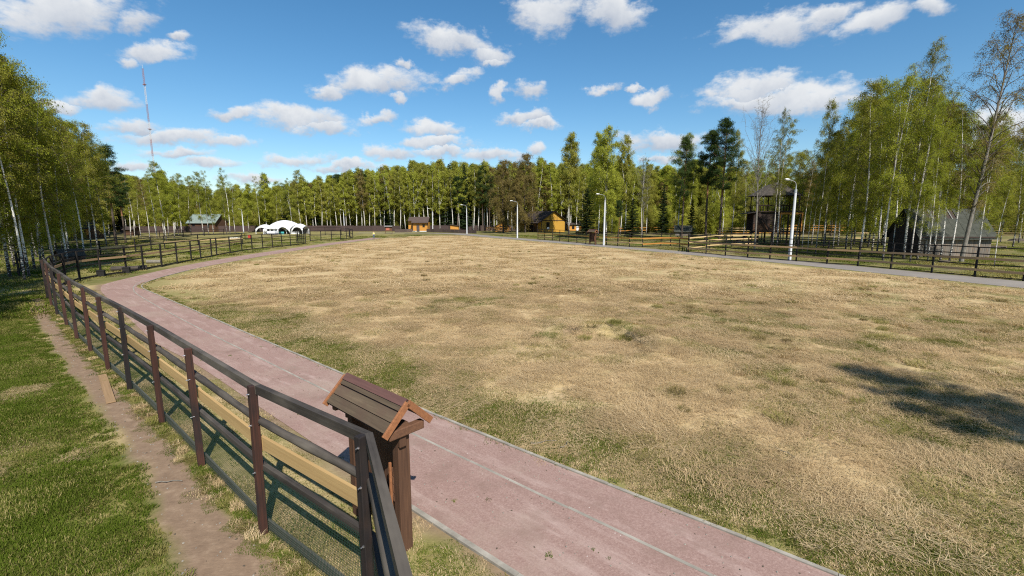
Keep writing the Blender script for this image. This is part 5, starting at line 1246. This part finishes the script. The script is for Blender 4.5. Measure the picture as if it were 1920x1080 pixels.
# --- the wood behind: one mass
def gn_scatter(name, pts, idx, rot, scl, coll, kind='stuff'):
    me = bpy.data.meshes.new(name); me.vertices.add(len(pts)); me.vertices.foreach_set('co', np.asarray(pts, np.float32).ravel())
    a = me.attributes.new('pick', 'INT', 'POINT'); a.data.foreach_set('value', np.asarray(idx, np.int32))
    a = me.attributes.new('turn', 'FLOAT_VECTOR', 'POINT'); a.data.foreach_set('vector', np.asarray(rot, np.float32).ravel())
    a = me.attributes.new('grow', 'FLOAT_VECTOR', 'POINT'); a.data.foreach_set('vector', np.asarray(scl, np.float32).ravel())
    o = bpy.data.objects.new(name, me); C.objects.link(o); o['kind'] = kind
    g = bpy.data.node_groups.new(name, 'GeometryNodeTree')
    g.interface.new_socket('Geometry', in_out='INPUT', socket_type='NodeSocketGeometry'); g.interface.new_socket('Geometry', in_out='OUTPUT', socket_type='NodeSocketGeometry')
    gi, go = g.nodes.new('NodeGroupInput'), g.nodes.new('NodeGroupOutput'); ip = g.nodes.new('GeometryNodeInstanceOnPoints'); ci = g.nodes.new('GeometryNodeCollectionInfo')
    ci.inputs['Collection'].default_value = coll; ci.inputs['Separate Children'].default_value = True; ci.inputs['Reset Children'].default_value = True
    def at_(nm, ty):
        n = g.nodes.new('GeometryNodeInputNamedAttribute'); n.data_type = ty; n.inputs['Name'].default_value = nm
        return next(s for s in n.outputs if s.name == 'Attribute' and s.enabled)
    e = g.nodes.new('FunctionNodeEulerToRotation')
    g.links.new(gi.outputs[0], ip.inputs['Points']); g.links.new(ci.outputs[0], ip.inputs['Instance']); ip.inputs['Pick Instance'].default_value = True
    g.links.new(at_('pick', 'INT'), ip.inputs['Instance Index']); g.links.new(at_('turn', 'FLOAT_VECTOR'), e.inputs[0]); g.links.new(e.outputs[0], ip.inputs['Rotation'])
    g.links.new(at_('grow', 'FLOAT_VECTOR'), ip.inputs['Scale']); g.links.new(ip.outputs[0], go.inputs[0])
    o.modifiers.new('scatter', 'NODES').node_group = g
    return o
def kit(name, meshes):
    c = bpy.data.collections.new(name)
    for i, m in enumerate(meshes): c.objects.link(bpy.data.objects.new('%s_%02d' % (name, i), m))
    return c
def joined(a, b, name):
    bm = bmesh.new(); bm.from_mesh(a); n = len(a.materials)
    k = len(bm.faces); bm.from_mesh(b); bm.faces.ensure_lookup_table()
    for f in bm.faces[k:]: f.material_index += n
    lay = bm.faces.layers.float.get('tint')
    me = bpy.data.meshes.new(name); bm.to_mesh(me); bm.free()
    for m in list(a.materials) + list(b.materials): me.materials.append(m)
    return me
far_meshes = [joined(t_, c_, 'far_tree') for t_, c_ in VAR['far']] + [joined(*VAR['spruce'][0], 'far_tree'), joined(*VAR['pine'][2], 'far_tree')] + [joined(t_, c_, 'far_tree') for t_, c_ in VAR['thicket']]
MK = kit('far_tree', far_meshes)
pts = []; ix = []; sc_ = []; ro = []
for px, Y, tp in BACK:
    x, y = atd(px, Y); k = high(tp, Y) / 20; pts.append((x, y, 0)); sc_.append((k, k, k)); ro.append((0, 0, TR.uniform(0, 6.28))); ix.append(TR.randrange(6))
for i in range(2300):
    px = TR.uniform(-260, 2180)
    if px < 228: Y0, Y1 = hump(px, LB) + 40, hump(px, LB) + 130
    elif px < 560: Y0, Y1 = 165, 235
    elif px < 1100: Y0, Y1 = 172, 240
    elif px < 1400: Y0, Y1 = 146, 225
    else: Y0, Y1 = 128, 215
    Y = TR.uniform(Y0, Y1); tp = hump(px, [(-300, 60), (0, 130), (100, 230), (150, 262), (228, 325), (330, 338), (400, 352), (470, 355)] + FT[1:]) + TR.uniform(0, 30)
    x, y = atd(px, Y); H = min(high(tp, Y), 27)
    pts.append((x, y, 0)); k = H / 20; w_ = k * TR.uniform(.95, 1.3); sc_.append((w_, w_, k)); ro.append((0, 0, TR.uniform(0, 6.28)))
    if i % 3 == 0:
        ix.append(TR.choice([8, 9])); q_ = TR.uniform(.7, 1.35); sc_[-1] = (q_ * 1.2, q_ * 1.2, q_)
    else: ix.append(TR.choices(range(8), [3, 3, 3, 3, 2, 1.2, 1.0, 1.0])[0])
for i in range(420):                                   # saplings and undergrowth along the sunny edge of the wood
    px = TR.uniform(230, 2050)
    Y = TR.uniform(163, 174) if 560 < px < 1100 else TR.uniform(150, 172) if px <= 560 else TR.uniform(122, 150)
    x, y = atd(px, Y); q_ = TR.uniform(.45, 1.15); pts.append((x, y, 0)); sc_.append((q_ * 1.1, q_ * 1.1, q_)); ro.append((0, 0, TR.uniform(0, 6.28))); ix.append(TR.choice([8, 9]))
fw = gn_scatter('far_woods', pts, ix, ro, sc_, MK)
fw['label'] = 'deep birch wood closing the view behind the fences'; fw['category'] = 'woods'

# ------------------------------------------------------------------ grass, hay and straw on the ground
def blades(seed, n, half, h, w, lie, mat, curl=.4, rootvar=1.0):
    """n tapered blades on a square of side 2*half; lie = 0 upright .. 1 flat"""
    rs = np.random.RandomState(seed); P = np.c_[rs.uniform(-half, half, (n, 2)), np.zeros(n)]
    base = rs.uniform(0, 6.28); az = np.where(rs.rand(n) < .6, base + rs.normal(size=n) * .6, rs.uniform(0, 6.28, n))
    el = (1 - lie) * R(82) + lie * R(4); el = np.clip(el + rs.normal(size=n) * (.22 if lie < .7 else .16), .02, 1.5)
    ln = h * rs.uniform(.5, 1.3, n); d = np.c_[np.cos(az) * np.cos(el), np.sin(az) * np.cos(el), np.sin(el)]
    sd_ = np.c_[-np.sin(az), np.cos(az), np.zeros(n)] * (w * rs.uniform(.6, 1.3, n))[:, None]
    if lie > .7: P[:, 2] += rs.rand(n) ** 1.5 * .05
    m = P + d * (ln * .55)[:, None]; e = m + np.c_[d[:, :2], d[:, 2:] * (1 - curl * 1.6)] * (ln * .5)[:, None]
    e[:, 2] = np.maximum(e[:, 2], .004)
    V = np.stack([P - sd_ * .5, P + sd_ * .5, m + sd_ * .42, e, m - sd_ * .42], 1).reshape(-1, 3)
    o = np.arange(n) * 5
    F = np.stack([np.stack([o, o + 1, o + 2], 1), np.stack([o, o + 2, o + 4], 1), np.stack([o + 4, o + 2, o + 3], 1)], 1).reshape(-1, 3)
    return mesh_np('blades', V, F, [mat], tint=np.repeat(np.clip(rs.rand(n) * .75 + rs.rand() * .25, 0, 1), 3))
HAY = kit('hay_tile', [blades(200 + i, 780, .55, .17, .0048, .96, 'straw_blade') for i in range(5)] + [blades(210 + i, 380, .45, .13, .006, .80, ['straw_blade', 'straw_blade', 'olive_blade'][i]) for i in range(3)])
HAYF = kit('hay_far_tile', [blades(220 + i, 300, 1.0, .26, .02, .90, 'straw_blade') for i in range(4)])
TUFT = kit('tussock', [blades(230 + i, 150, .17, .20, .007, .50, ['straw_blade', 'olive_blade', 'olive_blade'][i]) for i in range(3)])
TURF = kit('turf_tile', [blades(240 + i, 620, .45, .075, .008, .30, ['green_blade', 'green_blade', 'olive_blade', 'green_blade'][i]) for i in range(4)])
VERGE = kit('verge_tile', [blades(250 + i, 520, .45, .06, .007, .50, ['olive_blade', 'green_blade', 'straw_blade'][i]) for i in range(3)])
GR = np.random.RandomState(5)
def wedge(n, r0, r1, a0=-53, a1=53, power=1.0):
    r = np.sqrt(GR.uniform(r0 ** 2, r1 ** 2, n)) if power == 1 else r0 + (r1 - r0) * GR.rand(n) ** power
    a = np.radians(GR.uniform(a0, a1, n)); return np.stack([r * np.sin(a), r * np.cos(a)], 1)
def lay(name, P, keep, coll, nvar, smin, smax, z=0.0, label=None, tilt=0.0):
    P = P[keep]; n = len(P); zz = relief(P) + z
    s = GR.uniform(smin, smax, (n, 1)) * np.ones((1, 3))
    ro = np.c_[GR.normal(size=n) * tilt, GR.normal(size=n) * tilt, GR.uniform(0, 6.28, n)]
    return gn_scatter(name, np.c_[P, zz], GR.randint(0, nvar, n), ro, s, coll)
def far_from_paths(P, m): return (dist_to(P, IN_EDGE[::2]) > m) & (dist_to(P, ROAD_NEAR[::2]) > m) & ~inside(P, PATHPOLY)
P = wedge(3300, 4.2, 30); g_, d_, f_ = zones(P); fld = inside(P, FIELD)
lay('hay_litter', P, fld & far_from_paths(P, .55) & (g_ < GR.rand(len(P)) * .9), HAY, 8, .8, 1.25, tilt=.03)
P = wedge(5200, 26, 118, -50, 50, .9); g_, d_, f_ = zones(P); fld = inside(P, FIELD)
lay('hay_litter', P, fld & far_from_paths(P, 1.2) & (g_ < .2 + GR.rand(len(P))), HAYF, 4, .7, 1.3, tilt=.03)
P = wedge(2600, 6, 70, -52, 52, .8); fld = inside(P, FIELD); n_ = vnoise(P + 31, .35, 3)
lay('tussocks', P, fld & far_from_paths(P, .8) & (n_ > .56), TUFT, 3, .4, 1.15)
P = wedge(230, 9, 46, -12, 52, .9); fld = inside(P, FIELD); n_ = vnoise(P + 31, .35, 3)
lay('weed_clumps', P, fld & far_from_paths(P, 1.5) & (n_ > .47), kit('weed_clump', [blades(280 + i, 220, .22, .26, .009, .40, ['weed_brown', 'olive_blade', 'straw_blade'][i]) for i in range(3)]), 3, .4, 1.1)
P = wedge(17000, 4.2, 26); g_, d_, f_ = zones(P); fld = inside(P, FIELD)
lay('verge_grass', P, fld & far_from_paths(P, .42) & (g_ > .08 + GR.rand(len(P)) * .6), VERGE, 3, .7, 1.2)
P = np.vstack([IN_EDGE[(IN_EDGE[:, 1] > 4) & (IN_EDGE[:, 1] < 32)]] * 60); P = P + GR.uniform(-.6, .6, P.shape); fld = inside(P, FIELD); dd_ = dist_to(P, IN_EDGE[::2])
lay('verge_grass', P, fld & (dd_ > .09) & (dd_ < .5) & ~inside(P, PATHPOLY) & (GR.rand(len(P)) < .75), kit('verge_small', [blades(320 + i, 70, .10, .055, .007, .45, ['olive_blade', 'green_blade', 'straw_blade'][i]) for i in range(3)]), 3, .6, 1.1)
P = np.stack([GR.uniform(-26, -.5, 9000), GR.uniform(2, 26, 9000)], 1); g_, d_, f_ = zones(P); lw = inside(P, LAWN) & (P[:, 0] > -1.18 * P[:, 1] - 2.5)
lay('lawn_grass', P, lw & (dist_to(P, FL) > 1.2 + GR.rand(len(P)) * .25) & (g_ > .25 + GR.rand(len(P)) * .5), TURF, 4, .6, 1.15)
SMALL = kit('turf_small', [blades(330 + i, 85, .11, .065, .007, .35, ['green_blade', 'green_blade', 'olive_blade'][i]) for i in range(3)])
P = np.stack([GR.uniform(-26, -.5, 60000), GR.uniform(2, 26, 60000)], 1); P = P[inside(P, LAWN)]; dd_ = dist_to(P, FL); g_, d_, f_ = zones(P)
lay('lawn_grass', P, (dd_ < 1.5) & (d_ < GR.rand(len(P)) * .4) & (g_ > .2 + GR.rand(len(P)) * .5), SMALL, 3, .6, 1.1)
P = np.stack([GR.uniform(-26, -.5, 9000), GR.uniform(2, 26, 9000)], 1); g_, d_, f_ = zones(P); lw = inside(P, LAWN) & (dist_to(P, FL) > 1.3)
lay('straw_litter', P, lw & (d_ < .3) & (g_ < .55) & (GR.rand(len(P)) < .28), HAY, 8, .45, .85, z=.01, tilt=.04)
# rough fringe at the foot of the near fence, and the strip between fence and track
s_ = GR.rand(420) * 30; seg = resample(FENCE_LINE, .05); q = seg[(s_ / .05).astype(int).clip(0, len(seg) - 1)] + GR.normal(size=(420, 2)) * .06 + [-.05, -.045]
lay('fence_fringe', q, GR.rand(420) < .45, TUFT, 3, .3, .75)
lay('fence_fringe', q + GR.normal(size=(420, 2)) * .1, GR.rand(420) < .8, TURF, 4, .22, .4)
P = np.stack([GR.uniform(-26, 1, 9000), GR.uniform(3, 30, 9000)], 1); g_, d_, f_ = zones(P)
st = ~inside(P, LAWN) & ~inside(P, FIELD) & ~inside(P, PATHPOLY) & (dist_to(P, FL) < 2.8) & (dist_to(P, OUT_EDGE) > .25)
lay('strip_grass', P, st & (GR.rand(len(P)) < .75), VERGE, 3, .5, .9)
# weeds that have crept over the kerbs
e_ = IN_EDGE[(IN_EDGE[:, 1] > 4) & (IN_EDGE[:, 1] < 30)]; q = e_[GR.randint(0, len(e_), 45)] + GR.normal(size=(45, 2)) * .05 + [.06, .07]
lay('kerb_weeds', q, np.ones(45, bool), kit('kerb_weed', [blades(260 + i, 60, .09, .05, .006, .35, ['green_blade', 'olive_blade'][i]) for i in range(2)]), 2, .5, 1.3, z=.02)
# paddock and wood floors at a distance
P = wedge(3600, 28, 120, -52, 52, .9); inn = ~inside(P, FIELD) & ~inside(P, PATHPOLY) & ~inside(P, ROADPOLY) & (dist_to(P, ROAD_FAR[::2]) > 1.3) & (dist_to(P, OUT_EDGE[::2]) > 1.3)
lay('paddock_grass', P, inn, kit('paddock_tile', [blades(270 + i, 240, 1.0, .16, .03, .45, ['olive_blade', 'green_blade', 'green_blade', 'olive_blade'][i]) for i in range(4)]), 4, .7, 1.3)
# a few fallen sticks
for i, (px, py, l, a) in enumerate(((1020, 832, .5, .3), (1060, 836, .3, 1.0), (640, 800, .35, .5), (1480, 855, .5, 2.0), (318, 905, .4, .2))):
    x, y = at(px, py); rs = np.random.RandomState(i); u = np.linspace(-.5, .5, 6)
    V, F = tube_np(np.stack([u * l, rs.normal(size=6) * .02, .03 + rs.normal(size=6) * .004], 1), np.linspace(.010, .005, 6), 5)
    lab = ['dry stick lying on the green verge right of the kerb', 'short dry twig on the verge beside the kerb', 'thin twig on the red track before the notice board', 'bent dry stick in the hay near the lower right verge', 'dry stick on the lawn left of the dirt strip'][i]
    tag(obj('fallen_stick', mesh_np('fallen_stick', V, F, ['grey_bark'], smooth=True), None, (x, y, 0), (0, 0, a)), lab, 'stick')


# grit, crumbs of soil and dead leaves on the track and the trodden strip
GK = kit('grit', [rock(60 + i, .012, m_, .6) for i, m_ in enumerate(('stone_grey', 'kerb_concrete', 'rubble_earth'))])
LK = kit('dead_leaf', [blades(300 + i, 1, .001, .032, .014, .93, 'weed_brown') for i in range(3)])
P = wedge(5200, 4.4, 17, -60, 40); n_ = vnoise(P + 7, 1.1, 3); onp = inside(P, PATHPOLY)
lay('path_grit', P, onp & (n_ > .46), GK, 3, .35, 1.1, z=.015)
P2 = wedge(1500, 4.4, 20, -60, 40); lay('path_litter', P2, inside(P2, PATHPOLY) & (vnoise(P2 + 3, .8, 2) > .5), LK, 3, .4, 1.2, z=.018)
P = np.stack([GR.uniform(-20, -1, 9000), GR.uniform(3.5, 20, 9000)], 1); g_, d_, f_ = zones(P)
lay('strip_crumbs', P, (d_ > .35) & inside(P, LAWN), GK, 3, .4, 1.3, z=.003)
P = wedge(170, 4.4, 18, -60, 40); lay('path_weeds', P, inside(P, PATHPOLY) & (vnoise(P + 51, .5, 2) > .55), kit('path_weed', [blades(310 + i, 26, .05, .045, .006, .45, 'green_blade') for i in range(2)]), 2, .5, 1.1, z=.014)
